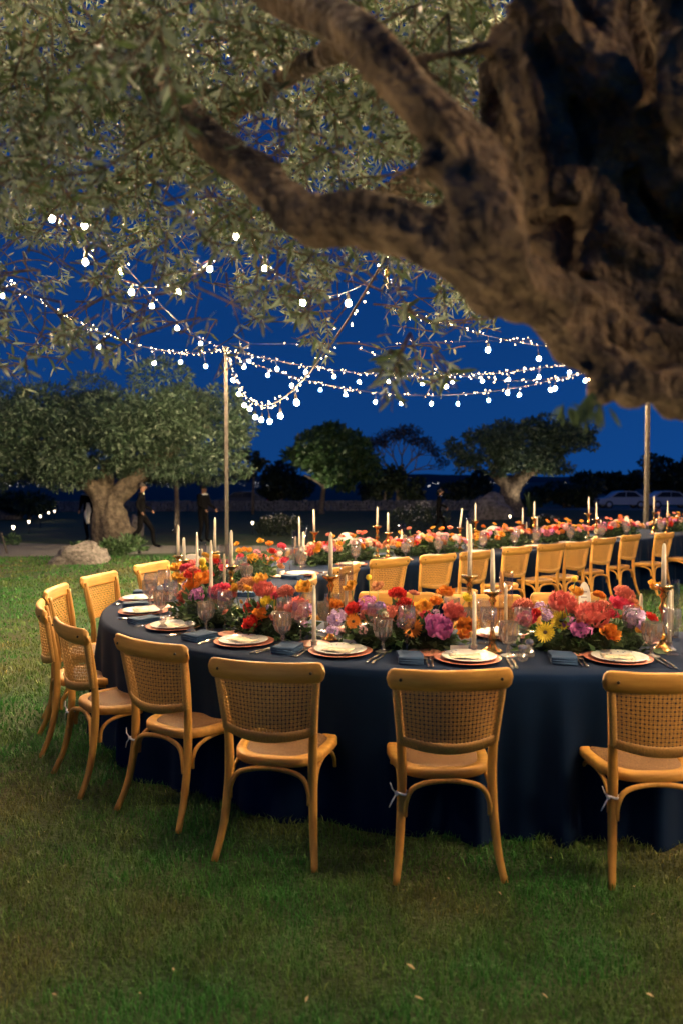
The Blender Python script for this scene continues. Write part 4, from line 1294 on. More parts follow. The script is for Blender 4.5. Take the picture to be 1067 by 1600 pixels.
def explicit(root, items):
    """blooms given by photo column, row, size; standing on the arrangement's own line"""
    inv = Matrix.Rotation(-root.rotation_euler.z, 3, 'Z')
    for (kind, colr, u, v, px, *rest) in items:
        flag = rest[0] if rest else ''
        # the lower in the picture, the nearer to the table's outer side
        s = None
        best = 1e9
        for dd in np.arange(-.42, .43, .02):
            q = root.location.xy + Vector((math.cos(root.rotation_euler.z), math.sin(root.rotation_euler.z))) * dd
            e = abs(project(q.x, q.y, .95)[0] - u)
            if e < best: best, s = e, q
        y = s.y
        dv = v - (V0 + (CAM_H - .95) * F_PX / y)
        y -= max(-.12, min(.16, dv * .0042))
        if flag == 'b': y += .10
        p = at_y(u, v, y)
        if p.z < TZ + .03: p.z = TZ + .03
        d_ = px * y / F_PX * 1.16
        loc = inv @ (p - Vector(root.location))
        view = Vector((-p.x, -p.y, CAM_H - p.z)).normalized()
        face = Vector((loc.x * .9, loc.y * 1.2, .55))
        fw = (inv.transposed() @ face.normalized())
        fw = fw * .55 + Vector((rng.uniform(-.35, .35), -.55, .45)) * 1.0
        if kind == 'gerbera': fw = view + Vector((rng.uniform(-.2, .2), 0, .1))
        stem = None
        if flag in ('s', 'b') or p.z > TZ + .19: stem = (loc.x * .75, loc.y * .5, .06)
        add_flower(root, kind, colr, loc, d_, inv @ fw, stem)
PAL = [('ranunculus', 'orange'), ('ranunculus', 'amber'), ('peony', 'coral'), ('dahlia', 'salmon'), ('ranunculus', 'red'), ('rose', 'pinkred'), ('poppy', 'peach'), ('cluster', 'lilac'), ('peony', 'pink'), ('rose', 'salmon'), ('ranunculus', 'peach'), ('poppy', 'amber'), ('cluster', 'palepink'), ('dahlia', 'orange'), ('rose', 'palepink'), ('cluster', 'mauve'), ('peony', 'palepink'), ('rose', 'amber'), ('dahlia', 'peach'), ('poppy', 'cream'), ('cluster', 'cream')]
def fill(root, n, L_, seed, size=(.055, .085), zlo=.09, pal=PAL, tall=2):
    g = random.Random(seed)
    for i in range(n):
        for _ in range(8):
            x = g.uniform(-.5, .5) * L_; y = g.uniform(-.15, .15)
            z = zlo + .13 * math.sqrt(max(0, 1 - (2 * x / L_) ** 2 * .8)) * math.sqrt(max(0, 1 - (y / .19) ** 2)) + g.uniform(-.02, .02)
            if all((Vector((x, y, z)) - Vector(q.location)).length > .055 for q in root.children if q.name.split('.')[0] not in ('foliage', 'moss_base', 'stem')): break
        k_, c_ = g.choice(pal)
        add_flower(root, k_, c_, (x, y, z), g.uniform(*size) * (1.15 if k_ == 'peony' else 1), (x * 1.3 + g.uniform(-.3, .3), y * 4 + g.uniform(-.3, .3), .6))
    for i in range(tall):
        x = g.uniform(-.4, .4) * L_; y = g.uniform(-.08, .08); z = g.uniform(.25, .31)
        add_flower(root, g.choice(['poppy', 'ranunculus', 'dahlia']), g.choice(['amber', 'orange', 'amber', 'salmon']), (x, y, z), g.uniform(.055, .07), (g.uniform(-.4, .4), g.uniform(-.6, .2), .7), (x * .8, y * .5, .06))

rC = arrangement(s_for(628, 3.5, 4.9), 'low bouquet with magenta peony and orange gerberas on the near run', .68, 0)
explicit(rC, [('cluster', 'lilac', 527, 967, 30), ('cluster', 'lilac', 520, 985, 20), ('ranunculus', 'red', 552, 952, 25), ('gerbera', 'orange', 552, 971, 22), ('cluster', 'mauve', 575, 946, 32), ('cluster', 'purple', 593, 950, 20), ('rose', 'salmon', 576, 962, 25),
              ('peony', 'salmon', 612, 963, 33), ('poppy', 'amber', 549, 919, 22, 's'), ('poppy', 'peach', 590, 919, 20, 's'), ('ranunculus', 'orange', 525, 945, 19), ('dahlia', 'red', 621, 928, 24, 's'), ('dahlia', 'red', 633, 945, 24), ('ball', 'yellow', 576, 902, 8, 's'),
              ('poppy', 'amber', 660, 952, 28), ('ranunculus', 'orange', 680, 940, 18), ('ranunculus', 'orange', 696, 925, 23, 's'), ('poppy', 'yellow', 728, 937, 18, 'b'), ('peony', 'coral', 708, 959, 34), ('gerbera', 'orange', 644, 981, 27), ('peony', 'mauve', 683, 983, 42),
              ('rose', 'pinkred', 665, 964, 20), ('ranunculus', 'orange', 728, 978, 27), ('poppy', 'orange', 723, 993, 20), ('cluster', 'mauve', 641, 966, 17), ('cluster', 'lilac', 626, 974, 16), ('rose', 'coral', 600, 975, 18), ('cluster', 'palepink', 566, 985, 16), ('rose', 'peach', 645, 958, 16, 'b')])
rD = arrangement(s_for(915, 3.5, 4.9), 'low bouquet with two yellow gerberas and coral peonies on the near run', .72, 1)
explicit(rD, [('dahlia', 'salmon', 816, 948, 28), ('peony', 'pinkred', 822, 970, 28), ('cluster', 'lilac', 844, 950, 20), ('cluster', 'lilac', 854, 962, 20), ('peony', 'coral', 878, 946, 42), ('poppy', 'amber', 899, 927, 23, 's'), ('gerbera', 'yellow', 851, 988, 27), ('gerbera', 'yellow', 876, 970, 27),
              ('poppy', 'mauve', 902, 989, 30), ('cluster', 'mauve', 889, 974, 22), ('peony', 'coral', 922, 966, 46), ('dahlia', 'salmon', 939, 951, 28), ('rose', 'orange', 952, 990, 29), ('ranunculus', 'pinkred', 969, 944, 30), ('dahlia', 'salmon', 975, 929, 29), ('cluster', 'lilac', 991, 968, 36),
              ('ranunculus', 'orange', 996, 951, 13), ('poppy', 'peach', 990, 942, 14), ('ranunculus', 'red', 1017, 965, 18), ('poppy', 'amber', 1022, 919, 23, 's'), ('rose', 'red', 836, 960, 18), ('cluster', 'mauve', 915, 985, 20), ('ball', 'yellow', 897, 905, 8, 's'), ('rose', 'pinkred', 955, 960, 18)])
rB = arrangement(s_for(425, 3.5, 5.0), 'low bouquet with red roses and a coral peony where the table bends', .60, 2)
explicit(rB, [('poppy', 'amber', 369, 921, 20), ('dahlia', 'peach', 389, 915, 29), ('poppy', 'amber', 408, 908, 23), ('peony', 'coral', 413, 924, 31), ('ranunculus', 'red', 394, 950, 24), ('poppy', 'yellow', 417, 946, 25), ('poppy', 'orange', 408, 963, 25), ('rose', 'red', 395, 974, 27), ('dahlia', 'salmon', 447, 925, 24),
              ('poppy', 'amber', 475, 921, 26, 's'), ('peony', 'coral', 465, 955, 38), ('cluster', 'lilac', 483, 951, 16), ('rose', 'pinkred', 432, 932, 16), ('ranunculus', 'peach', 441, 950, 20), ('rose', 'salmon', 430, 965, 16)])
rA = arrangement(s_for(325, 4.4, 5.2), 'low bouquet of mauve and orange flowers at the outermost bend', .62, 0)
explicit(rA, [('poppy', 'amber', 279, 907, 24), ('poppy', 'amber', 275, 889, 20, 's'), ('ball', 'yellow', 317, 877, 10, 's'), ('ranunculus', 'red', 301, 899, 24), ('poppy', 'orange', 302, 918, 26), ('poppy', 'orange', 318, 908, 28), ('cluster', 'mauve', 312, 932, 30), ('rose', 'salmon', 286, 932, 20), ('cluster', 'lilac', 292, 915, 16),
              ('dahlia', 'pinkred', 292, 888, 18), ('peony', 'pinkred', 346, 928, 32), ('rose', 'coral', 360, 930, 20), ('rose', 'coral', 284, 943, 14), ('poppy', 'yellow', 318, 890, 14, 's'), ('ranunculus', 'peach', 340, 945, 18)])
rE = arrangement(s_for(322, 6.3, 7.6), 'bouquet at the inner bend, partly hidden behind the first', .6, 1)
fill(rE, 20, .6, 61)
rF = arrangement(s_for(395, 7.0, 8.4), 'bouquet of amber poppies and pink roses where the far run begins', .62, 2)
explicit(rF, [('poppy', 'amber', 371, 851, 9, 's'), ('poppy', 'amber', 389, 861, 11), ('poppy', 'amber', 407, 847, 11, 's'), ('poppy', 'orange', 421, 851, 12, 's'), ('dahlia', 'pinkred', 441, 854, 13), ('poppy', 'amber', 374, 862, 11), ('rose', 'pinkred', 376, 871, 12), ('rose', 'pinkred', 383, 886, 13), ('peony', 'amber', 395, 875, 19), ('rose', 'red', 425, 862, 13),
              ('ranunculus', 'orange', 428, 873, 15), ('dahlia', 'coral', 412, 872, 14), ('rose', 'pinkred', 444, 876, 14), ('poppy', 'peach', 438, 886, 12), ('cluster', 'palepink', 436, 866, 12), ('cluster', 'pink', 402, 864, 12), ('dahlia', 'orange', 418, 880, 12)])
for k_, (r_, L_) in enumerate([(rA, .6), (rB, .56), (rC, .66), (rD, .70), (rF, .6)]):
    fill(r_, 9, L_, 300 + k_, (.03, .05), .06, [('rose', 'palepink'), ('cluster', 'cream'), ('ranunculus', 'peach'), ('cluster', 'lilac'), ('poppy', 'amber'), ('rose', 'salmon'), ('cluster', 'palepink')], 1)
n_far = [(rr, lab) for rr, lab in [(530, 'bouquet of orange and pink flowers before a white plate on the far run'), (665, 'bouquet with lilac sprigs between two brass pairs on the far run'), (790, 'pink and red bouquet beside a white plate on the far run'), (880, 'coral and orange bouquet below the lit olive'), (965, 'amber and crimson bouquet with white oval card on the far run'), (1062, 'bouquet right of the wooden pole at the far end')]]
for i, (u, lab) in enumerate(n_far):
    r_ = arrangement(s_for(u, 8.0, 14), lab, 1.25, i)
    fill(r_, 50, 1.28, 70 + i, (.062, .10), .08, tall=7)

# white standing plates / cards with rim among the flowers
ME['stand'] = lathe_mesh('table_number_plate', [(0, 0), (.07, .0), (.098, .006), (.102, .010), (.098, .010), (.07, .005), (0, .005)], M['card'], 32)
for (u, v, y, sx, sz, lab) in [(912, 938, 4.2, .32, .95, 'tall white rounded card with faint lettering behind the coral peony'), (301, 884, 6.6, .95, .95, 'round white ornate plate standing behind the bend bouquet'), (541, 846, 8.6, .95, .95, 'round white plate standing among the first far bouquets'), (770, 834, 10.25, 1.0, 1.0, 'round white plate standing before the lit olive'), (978, 817, 12.3, .42, 1.0, 'white oval card standing in the amber and crimson bouquet')]:
    p = at_y(u, v, y)
    root = empty('table_sign', (p.x, p.y, TZ + .001)); tag(root, lab, 'sign', 'white table signs')
    o = link('face', ME['stand'], root); o.location = (0, 0, p.z - TZ); o.rotation_euler = (R(82), 0, 0); o.scale = (sx, sz, 1)
    MB().tube([(0, .02, 0), (0, .012, p.z - TZ - .05)], .005, 6).build('support', M['brass'], root)
    if sx < .5:
        pr = mat('grey_print', (.35, .33, .33), .8)
        for kk in range(4):
            MB().box((rng.uniform(-.004, .004), -.004 - .0012 * kk, p.z - TZ + .045 - .028 * kk), (.022 + .008 * (kk % 2), .0015, .007)).build('print', pr, root, False)

# ================================================================ FESTOON LIGHTS
poleA, poleB = at_y(353, 545, 18.0), at_y(1013, 540, 17.0)
def pole(x, y, top, lab):
    g0 = terrain(x, y)
    root = empty('wooden_pole', (x, y, g0)); tag(root, lab, 'pole', 'poles carrying the string lights')
    MB().box((0, 0, (top - g0) / 2 - .15), (.08, .08, top - g0 + .3), .3, .94).build('post', M['pole'], root, False)
    MB().tube([(-.11, -.02, top - g0 - .12), (.11, -.02, top - g0 - .12)], .016, 6).build('hook', M['black_metal'], root)
pole(poleA.x, poleA.y, poleA.z + .05, 'tall square wooden pole behind the table near the old olive')
pole(poleB.x, poleB.y, poleB.z + .05, 'tall square wooden pole behind the far run near the parked cars')
bulb_glass = MB().lathe([(.011, 0), (.013, -.008), (.020, -.019), (.0235, -.032), (.020, -.046), (.011, -.056), (0, -.058)], 14).mesh('bulb', M['bulb'])
bulb_sock = MB().lathe([(0, .05), (.012, .05), (.015, .03), (.017, 0), (.015, -.014)], 10).mesh('socket', M['socket'])
def cat(a, b_, sag, n=60):
    a, b_ = Vector(a), Vector(b_)
    return [a.lerp(b_, i / n) - Vector((0, 0, sag * 4 * (i / n) * (1 - i / n))) for i in range(n + 1)]
def festoon(label, path, r=.012, bulbs=(), fairy=0, seed=0, drop=.12, twist=True, fmat='fairy', fsz=.012):
    g = random.Random(seed)
    root = empty('string_light', (0, 0, 0)); tag(root, label, 'string lights', 'string lights over the table')
    MB().tube(path, r, 6).build('cable', M['cable'] if r > .005 else M['wire'], root)
    L_ = [0]
    for p, q in zip(path, path[1:]): L_.append(L_[-1] + (q - p).length)
    def at(t):
        d = t * L_[-1]; i = max(0, min(len(path) - 2, int(np.searchsorted(L_, d)) - 1))
        return path[i].lerp(path[i + 1], (d - L_[i]) / max(1e-6, L_[i + 1] - L_[i]))
    for t in bulbs:
        p = at(t); dr = drop * g.uniform(.8, 1.5)
        s_ = link('bulb', bulb_glass, root); s_.location = p - Vector((0, 0, dr)); s_.rotation_euler = (g.uniform(-.15, .15), g.uniform(-.15, .15), 0)
        k_ = link('socket', bulb_sock, s_)
        MB().tube([(0, 0, .045), (0, 0, dr + .005)], .004, 5).build('lead', M['socket'], s_)
    if fairy:
        b = MB()
        for i in range(fairy):
            t = g.random(); p = at(t)
            a = g.uniform(0, 6.28); rr = r + g.uniform(.005, .05)
            c = p + Vector((rr * math.cos(a), 0, rr * math.sin(a)))
            z_ = fsz * g.uniform(.7, 1.4)
            b.add([c + Vector((z_, 0, 0)), c - Vector((z_, 0, 0)), c + Vector((0, z_, 0)), c - Vector((0, z_, 0)), c + Vector((0, 0, z_)), c - Vector((0, 0, z_))],
                  [(0, 2, 4), (2, 1, 4), (1, 3, 4), (3, 0, 4), (2, 0, 5), (1, 2, 5), (3, 1, 5), (0, 3, 5)])
        o = b.build('fairy_lights', M[fmat], root, False); o['kind'] = 'stuff'
    return root
N1 = at_y(640, 335, 4.0)
A_ = poleA
festoon('garland of bulbs sagging from the pole by the olive towards the overhanging branch', cat(A_, N1, 1.10), .009, [.16, .26, .34, .41, .47, .53, .59, .66, .74], 120, 1, fsz=.006)
far_left = Vector((-4.75, 10, 4.5))
festoon('garland of bulbs from the pole out over the old olive crown', cat(A_, far_left, .52), .007, [.13, .27, .40, .62, .90], 90, 2, .18, fsz=.007)
festoon('upper garland of bulbs spanning the two wooden poles', cat(A_ + Vector((0, 0, .0)), poleB, .62), .007, [.06, .13, .20, .27, .33, .40, .48, .55, .62, .68, .75, .82, .89, .95], 130, 3, fsz=.007)
festoon('lower garland of bulbs spanning the two wooden poles', cat(A_ + Vector((0, -.1, -.1)), poleB + Vector((0, -.1, -.05)), .98), .007, [.05, .11, .17, .24, .3, .37, .43, .5, .56, .63, .7, .77, .85, .92], 120, 4, fsz=.007)
festoon('thin fairy-light wire from the right pole towards the branch', cat(poleB + Vector((0, 0, .05)), at_y(600, 480, 7.5), .25), .005, [.18, .33, .48, .62, .78], 70, 5, fsz=.006)
festoon('second thin fairy-light wire from the right pole, lower in the middle', cat(poleB + Vector((0, .1, .0)), at_y(560, 545, 10.0), .55), .005, [.15, .3, .45, .62, .8], 70, 6, fsz=.007)
festoon('taut bare wire between the tops of the two poles', cat(A_ + Vector((0, .1, .12)), poleB + Vector((0, .1, .2)), .03), .004, [], 14, 7, fsz=.007)
festoon('wire of large bulbs rising from the pole through the overhanging leaves', cat(A_ + Vector((0, 0, .05)), at_y(20, 190, 5.0), .35), .004, [.33, .52, .66, .78, .88], 14, 8, .06, fsz=.006)
festoon('swag of bulbs glinting through the leaves between branch and old olive', cat(at_y(30, 240, 6.5), at_y(375, 345, 8.0), .85), .004, [.16, .30, .47, .64, .80, .97], 10, 13, .05, fsz=.006)
festoon('shallow swag of bulbs behind the left bough', cat(at_y(375, 345, 8.0), at_y(690, 300, 6.0), .75), .004, [.2, .42, .62, .97], 10, 14, .05, fsz=.006)
# strings that go on out of view, and one added high overhead
festoon('string of bulbs running right from the leaning olive', cat(Vector((1.7, 2.3, 3.4)), Vector((6.5, -1.0, 4.0)), .25), .011, [.20, .34, .48, .62, .76, .9], 0, 9)
festoon('string of bulbs above the right end of the near run', cat(Vector((1.5, 2.3, 3.7)), Vector((6.4, 4.0, 4.3)), .2), .011, [.30, .45, .6, .75, .9], 0, 10)
festoon('unseen added string of bulbs high over the outer chairs of the near run', cat(Vector((6.0, 2.5, 4.9)), Vector((-6.0, 3.2, 5.1)), .3), .011, [.06, .16, .26, .35, .43, .51, .59, .68, .78, .9], 0, 12)  # added above the view for more top-down light on table and chairs
festoon('string of bulbs over the middle of the horseshoe', cat(poleB, Vector((3.2, 3.0, 4.3)), .35), .011, [.30, .42, .54, .66, .78, .90], 30, 11)
# the unlit bulb hanging from the branch
p = at_y(604, 430, 5.2)
root = empty('hanging_bulb', p); tag(root, 'unlit clear bulb hanging from the cable among the leaves', 'bulb')
MB().lathe([(.014, 0), (.018, -.015), (.030, -.055), (.033, -.075), (.026, -.10), (.010, -.115), (0, -.117)], 16).build('glass', M['bulb_off'], root)
MB().lathe([(0, .055), (.012, .055), (.017, .03), (.018, 0), (.015, -.012)], 12).build('socket', M['brass'], root)
MB().tube([(0, 0, -.01), (.008, 0, -.05), (-.008, 0, -.06), (.006, 0, -.085)], .0015, 5).build('filament', M['filament'], root)
MB().tube([(0, 0, .05), (.01, 0, .12), (.04, 0, .16)], .004, 5).build('lead', M['socket'], root)

# ---------------------------------------------------------------- path lights
def path_light(u, v, h, lab, watts=4):
    p = at_ground(u, v)
    root = empty('path_light', p); tag(root, lab, 'path light', 'small lights along the gravel path')
    MB().tube([(0, 0, -.05), (0, 0, h)], .012, 7).build('stem', M['black_metal'], root)
    MB().lathe([(.012, h - .02), (.03, h + .01), (.044, h + .08), (.046, h + .085), (.038, h + .085), (0, h + .03)], 14).build('head', M['lamp_glow'], root)
    l = bpy.data.lights.new('path_glow', 'POINT'); l.energy = watts; l.color = (1, .82, .5); l.shadow_soft_size = .05
    lo = bpy.data.objects.new('light', l); col.objects.link(lo); lo.parent = root; lo.location = (0, -.05, h + .16)
for a in [(22, 848, .42, 'path light beside a small green tuft on the left gravel'), (46, 834, .42, 'second path light along the left gravel edge'), (64, 826, .5, 'tall bright path light on the left gravel edge'), (77, 815, .42, 'path light before the dark shrub'), (86, 812, .42, 'farthest path light of the left gravel edge'),
          (395, 836, .42, 'path light beyond the far run near the wispy shrub'), (796, 824, .45, 'path light in front of the lit olive trunk')]:
    path_light(*a)
p = at_ground(19, 852)
root = empty('leafy_plant', p); tag(root, 'small green tuft glowing under the first path light', 'plant')
cloud_obj('foliage', [(0, 0, .12, .22, .2, .16)], 160, .12, .02, M['green_leaf'], root, 5, droop=-.5)
# leaning stake at the left edge, slim post with a light at its foot
p = at_ground(10, 866)
root = empty('leaning_stake', p); tag(root, 'short wooden stake leaning at the edge of the gravel', 'stake')
MB().tube([(.06, 0, -.1), (-.10, 0, .48)], [.028, .026], 8).build('shaft', M['pole'], root)
MB().sphere((-.10, 0, .485), .027, 8, 5).build('cap', M['pole'], root)
p = at_ground(277, 832)
root = empty('slim_post', p); tag(root, 'slim grey tree trunk lit at its foot beyond the path', 'tree')
MB().tube(crom([(0, 0, -.2), (.02, 0, 1), (-.03, 0, 2.2), (.02, 0, 3.2)], 5), np.linspace(.11, .07, 16), 9).build('trunk', M['bark_far'], root)
cloud_obj('crown', [(0, 0, 3.3, 1.0, .9, .6), (.5, 0, 3.0, .7, .7, .5)], 1500, .15, .03, M['far_leaf'], root, 6)
spotlight(p + Vector((-.12, -.25, 0)), p + Vector((0, 0, 1.2)), 14, label='ground spotlight at the foot of the slim grey trunk', size=R(70))
# uplight on the old olive
q = at_ground(232, 862)
spotlight(q + Vector((.0, -.8, 0)), at_ground(185, 850) + Vector((-.1, 0, 1.2)), 8, label='ground spotlight aimed at the twisted trunk of the old olive', size=R(75))

# ================================================================ PEOPLE (waiters in dark suits)
def person(base, h, facing, pose, label, white=False):
    k_ = h / 1.76
    root = empty('person', base, facing); tag(root, label, 'person')
    st = pose.get('stride', .0); bend = pose.get('bend', 0)
    V = {'pel': (0, 0, .96), 'wai': (0, .01, 1.10), 'che': (0, .02 + bend * .3, 1.32), 'nek': (0, .03 + bend * .5, 1.48), 'hea': (0, .05 + bend * .6, 1.60), 'top': (0, .045 + bend * .6, 1.70),
         'shl': (-.19, .01 + bend * .4, 1.41), 'shr': (.19, .01 + bend * .4, 1.41), 'ell': (-.25, -.04 + pose.get('al', 0) * .2, 1.13), 'elr': (.25, -.04 + pose.get('ar', 0) * .2, 1.13),
         'wrl': (-.23, .10 + pose.get('al', 0) * .35, .93 + abs(pose.get('al', 0)) * .2), 'wrr': (.23, .10 + pose.get('ar', 0) * .35, .93 + abs(pose.get('ar', 0)) * .2),
         'hil': (-.10, 0, .90), 'hir': (.10, 0, .90), 'knl': (-.11, .05 + st * .30, .50), 'knr': (.11, .05 - st * .12, .50), 'anl': (-.11, st * .42, .09), 'anr': (.11, -st * .55, .11 + abs(st) * .06),
         'tol': (-.12, st * .42 + .17, .04), 'tor': (.12, -st * .55 + .15, .05)}
    Rr = {'pel': .155, 'wai': .145, 'che': .165, 'nek': .062, 'hea': .088, 'top': .075, 'shl': .075, 'shr': .075, 'ell': .05, 'elr': .05, 'wrl': .034, 'wrr': .034, 'hil': .10, 'hir': .10, 'knl': .066, 'knr': .066, 'anl': .048, 'anr': .048, 'tol': .036, 'tor': .036}
    E_ = [('pel', 'wai'), ('wai', 'che'), ('che', 'nek'), ('nek', 'hea'), ('hea', 'top'), ('che', 'shl'), ('che', 'shr'), ('shl', 'ell'), ('shr', 'elr'), ('ell', 'wrl'), ('elr', 'wrr'), ('pel', 'hil'), ('pel', 'hir'), ('hil', 'knl'), ('hir', 'knr'), ('knl', 'anl'), ('knr', 'anr'), ('anl', 'tol'), ('anr', 'tor')]
    for s_, w in (('l', 'wrl'), ('r', 'wrr')):
        wx, wy, wz = V[w]
        V['pa' + s_] = (wx, wy + .04, wz - .055); Rr['pa' + s_] = .032; E_.append((w, 'pa' + s_))
        for i in range(5):
            o_ = (-.03 + .015 * i) if i < 4 else .0
            a = 'f%d%s' % (i, s_)
            V[a] = (wx + (o_ if i < 4 else (.035 if s_ == 'l' else -.035)), wy + .07 + (.01 if i in (1, 2) else 0), wz - .11 + (.03 if i == 4 else 0)); Rr[a] = .009; E_.append(('pa' + s_, a))
    names = list(V)
    me = bpy.data.meshes.new('body')
    me.from_pydata([Vector(V[n_]) * k_ for n_ in names], [(names.index(a), names.index(b_)) for a, b_ in E_], [])
    o = link('body', me, root)
    sk = o.modifiers.new('s', 'SKIN'); sk.use_smooth_shade = True
    for i, n_ in enumerate(names):
        me.skin_vertices[0].data[i].radius = (Rr[n_] * k_ * (1.12 if n_ in ('che', 'pel', 'wai') else 1), Rr[n_] * k_ * (.75 if n_ in ('che', 'pel', 'wai') else 1))
    me.skin_vertices[0].data[names.index('pel')].use_root = True
    o.modifiers.new('b', 'SUBSURF').levels = 2
    nm = baked(o)
    nm.materials.clear()
    for m_ in ('suit', 'skin', 'shirt'): nm.materials.append(M[m_])
    hand = [Vector(V[n_]) * k_ for n_ in names if n_.startswith('pa') or n_[0] == 'f' and n_[1].isdigit()]
    for pl_ in nm.polygons:
        c = pl_.center
        pl_.use_smooth = True
        if c.z > 1.47 * k_ or min((c - q_).length for q_ in hand) < .04: pl_.material_index = 1
        elif c.z > 1.43 * k_ and c.y > .06: pl_.material_index = 2
    hx = Vector(V['hea']) * k_
    b = MB().sphere((0, 0, 0), .105 * k_, 14, 9, (.86, 1, 1.0))
    b.v = [(x, y - .018, max(z, -.02 if y > -.01 else -.075)) for x, y, z in b.v]
    hr = b.build('hair', M['hair'], root); hr.location = hx + Vector((0, -.012, .045))
    b = MB(); b.tube([hx + Vector((0, .085, .02)), hx + Vector((0, .112, -.015)), hx + Vector((0, .09, -.03))], [.010, .014, .010], 6); b.build('nose', M['skin'], root)
    for sx in (-1, 1):
        MB().sphere(hx + Vector((sx * .034, .082, .018)), .011, 6, 5).build('eye', M['hair'], root)
        MB().sphere(hx + Vector((sx * .088, 0, .005)), .022, 6, 5, (.4, .8, 1.2)).build('ear', M['skin'], root)
    MB().tube([hx + Vector((-.022, .088, -.05)), hx + Vector((.022, .088, -.05))], .006, 6).build('mouth', M['skin'], root)
    if white:
        vs_ = []
        for i in range(9):
            z = 1.0 - .62 * i / 8
            for j in range(5): vs_.append(((.30 + .05 * math.sin(i * .9 + j) * (i / 8)) - .02 * j * (1 - i / 12), .16 + .045 * j + .03 * math.sin(j * 2 + i), z))
        fs_ = [(i * 5 + j, i * 5 + j + 1, i * 5 + 6 + j, i * 5 + 5 + j) for i in range(8) for j in range(4)]
        c = MB().add(vs_, fs_).build('service_cloth', M['shirt'], root)
        sm = c.modifiers.new('t', 'SOLIDIFY'); sm.thickness = .012
        baked(c)
    return root
g1 = at_ground(222, 857); person(g1, 1.78, R(-78), {'stride': .75, 'al': .4, 'ar': -.3}, 'dark-suited person striding past the old olive trunk')
g2 = at_ground(318, 848); person(g2, 1.78, R(-120), {'stride': .1, 'al': .5, 'ar': .5}, 'dark-suited person standing beside the left wooden pole, hands together')
g3 = at_ground(684, 835); person(g3, 1.78, R(-95), {'stride': .55, 'bend': .08, 'al': .6, 'ar': .5}, 'dark-suited person walking behind the far run past the wispy border shrub')
g4 = at_ground(121, 850) + Vector((0, 1.2, 0)); g4.z = terrain(g4.x, g4.y)
person(g4, 1.80, R(180), {'stride': .3, 'bend': .1, 'al': .5, 'ar': .3}, 'dark-suited person behind the old olive trunk holding a white cloth', False)
cw = at_y(139, 812, g4.y - .1)
cb = MB(); vs_ = []
for i in range(10):
    t = i / 9; z = .75 - 1.05 * t
    hw = .09 + .13 * math.sin(math.pi * (t * .75 + .1))
    for j in range(6): vs_.append((-.02 + hw * (j / 5 - .5) * 2 * .8 + .10 * t, .05 * math.sin(j * 1.6 + i * .4), z * .62))
cb.add(vs_, [(i * 6 + j, i * 6 + j + 1, i * 6 + 7 + j, i * 6 + 6 + j) for i in range(9) for j in range(5)])
o = cb.build('white_cloth', M['shirt']); o.location = (cw.x, cw.y, cw.z + .06)
sm = o.modifiers.new('t', 'SOLIDIFY'); sm.thickness = .02; baked(o)
tag(o, 'long white cloth held by the person behind the old olive trunk', 'cloth')

# ================================================================ PARKED CARS
def car(u, v, y, rz, lab, scale=1, paint='car_paint'):
    x = (u - 533.5) / F_PX * y
    root = empty('parked_car', (x, y, terrain(x, y)), rz); root.scale = (scale,) * 3
    tag(root, lab, 'car', 'cars parked beyond the lawn')
    # body by side profile lofted across the width
    low = [(-2.05, .35), (-2.1, .6), (-2.0, .82), (-1.2, .92), (1.3, .95), (2.0, .90), (2.08, .6), (2.0, .32)]
    top = [(-1.25, .91), (-.55, 1.38), (.1, 1.46), (1.0, 1.42), (1.75, .94)]
    def loft(name, prof, ws, m, sm=False):
        vs_ = []
        for w_, sc_ in ws:
            for px_, pz in prof: vs_.append((px_ * sc_, w_, pz))
        n_ = len(prof)
        fs_ = [(i * n_ + j, i * n_ + (j + 1) % n_, (i + 1) * n_ + (j + 1) % n_, (i + 1) * n_ + j) for i in range(len(ws) - 1) for j in range(n_)]
        fs_ += [tuple(range(n_ - 1, -1, -1)), tuple((len(ws) - 1) * n_ + j for j in range(n_))]
        return MB().add(vs_, fs_).build(name, m, root, sm)
    loft('body', low, [(-.86, .97), (-.80, 1), (.80, 1), (.86, .97)], M[paint])
    loft('cabin', top, [(-.70, .96), (-.62, 1), (.62, 1), (.70, .96)], M[paint])
    for sy in (-1, 1):
        yy = sy * .708
        for pts in ([(-1.02, .96), (-.50, 1.32), (.12, 1.385), (.12, .96)], [(.18, .96), (.18, 1.385), (.92, 1.35), (1.42, .97)]):
            MB().add([(px_ * .96, yy, pz) for px_, pz in pts] + [(px_ * .96, yy + sy * .006, pz) for px_, pz in pts], [(0, 1, 2, 3), (7, 6, 5, 4), (0, 4, 5, 1), (1, 5, 6, 2), (2, 6, 7, 3), (3, 7, 4, 0)]).build('window', M['car_glass'], root, False)
        for wx in (-1.28, 1.30):
            w_ = MB().lathe([(.14, -.10), (.30, -.10), (.33, -.07), (.33, .07), (.30, .10), (.14, .10)], 18)
            w_.v = [(x_ + wx, z_ + sy * .80, y_ + .33) for x_, y_, z_ in w_.v]
            wo = w_.build('wheel', M['tyre'], root)
            r_ = MB().lathe([(.0, -.105), (.19, -.105), (.19, .105), (0, .105)], 14); r_.v = [(x_ + wx, z_ + sy * .80, y_ + .33) for x_, y_, z_ in r_.v]
            r_.build('rim', M['car_paint'], wo)
        MB().box((-2.04, sy * .6, .70), (.08, .32, .12)).build('headlight', M['car_glass'], root)
        MB().box((2.02, sy * .62, .74), (.08, .26, .14)).build('tail_light', mat('tail_lamp', (.25, .01, .01), .3), root)
car(970, 785, 66, R(0), 'pale hatchback parked left of the right wooden pole')
car(1045, 785, 66, R(180), 'pale car parked right of the right wooden pole')
car(378, 785, 64, R(0), 'dark car parked behind the drystone wall', 1, 'car_dark')
car(905, 785, 70, R(0), 'dim dark car behind the low dark hedge', .9, 'car_dark')

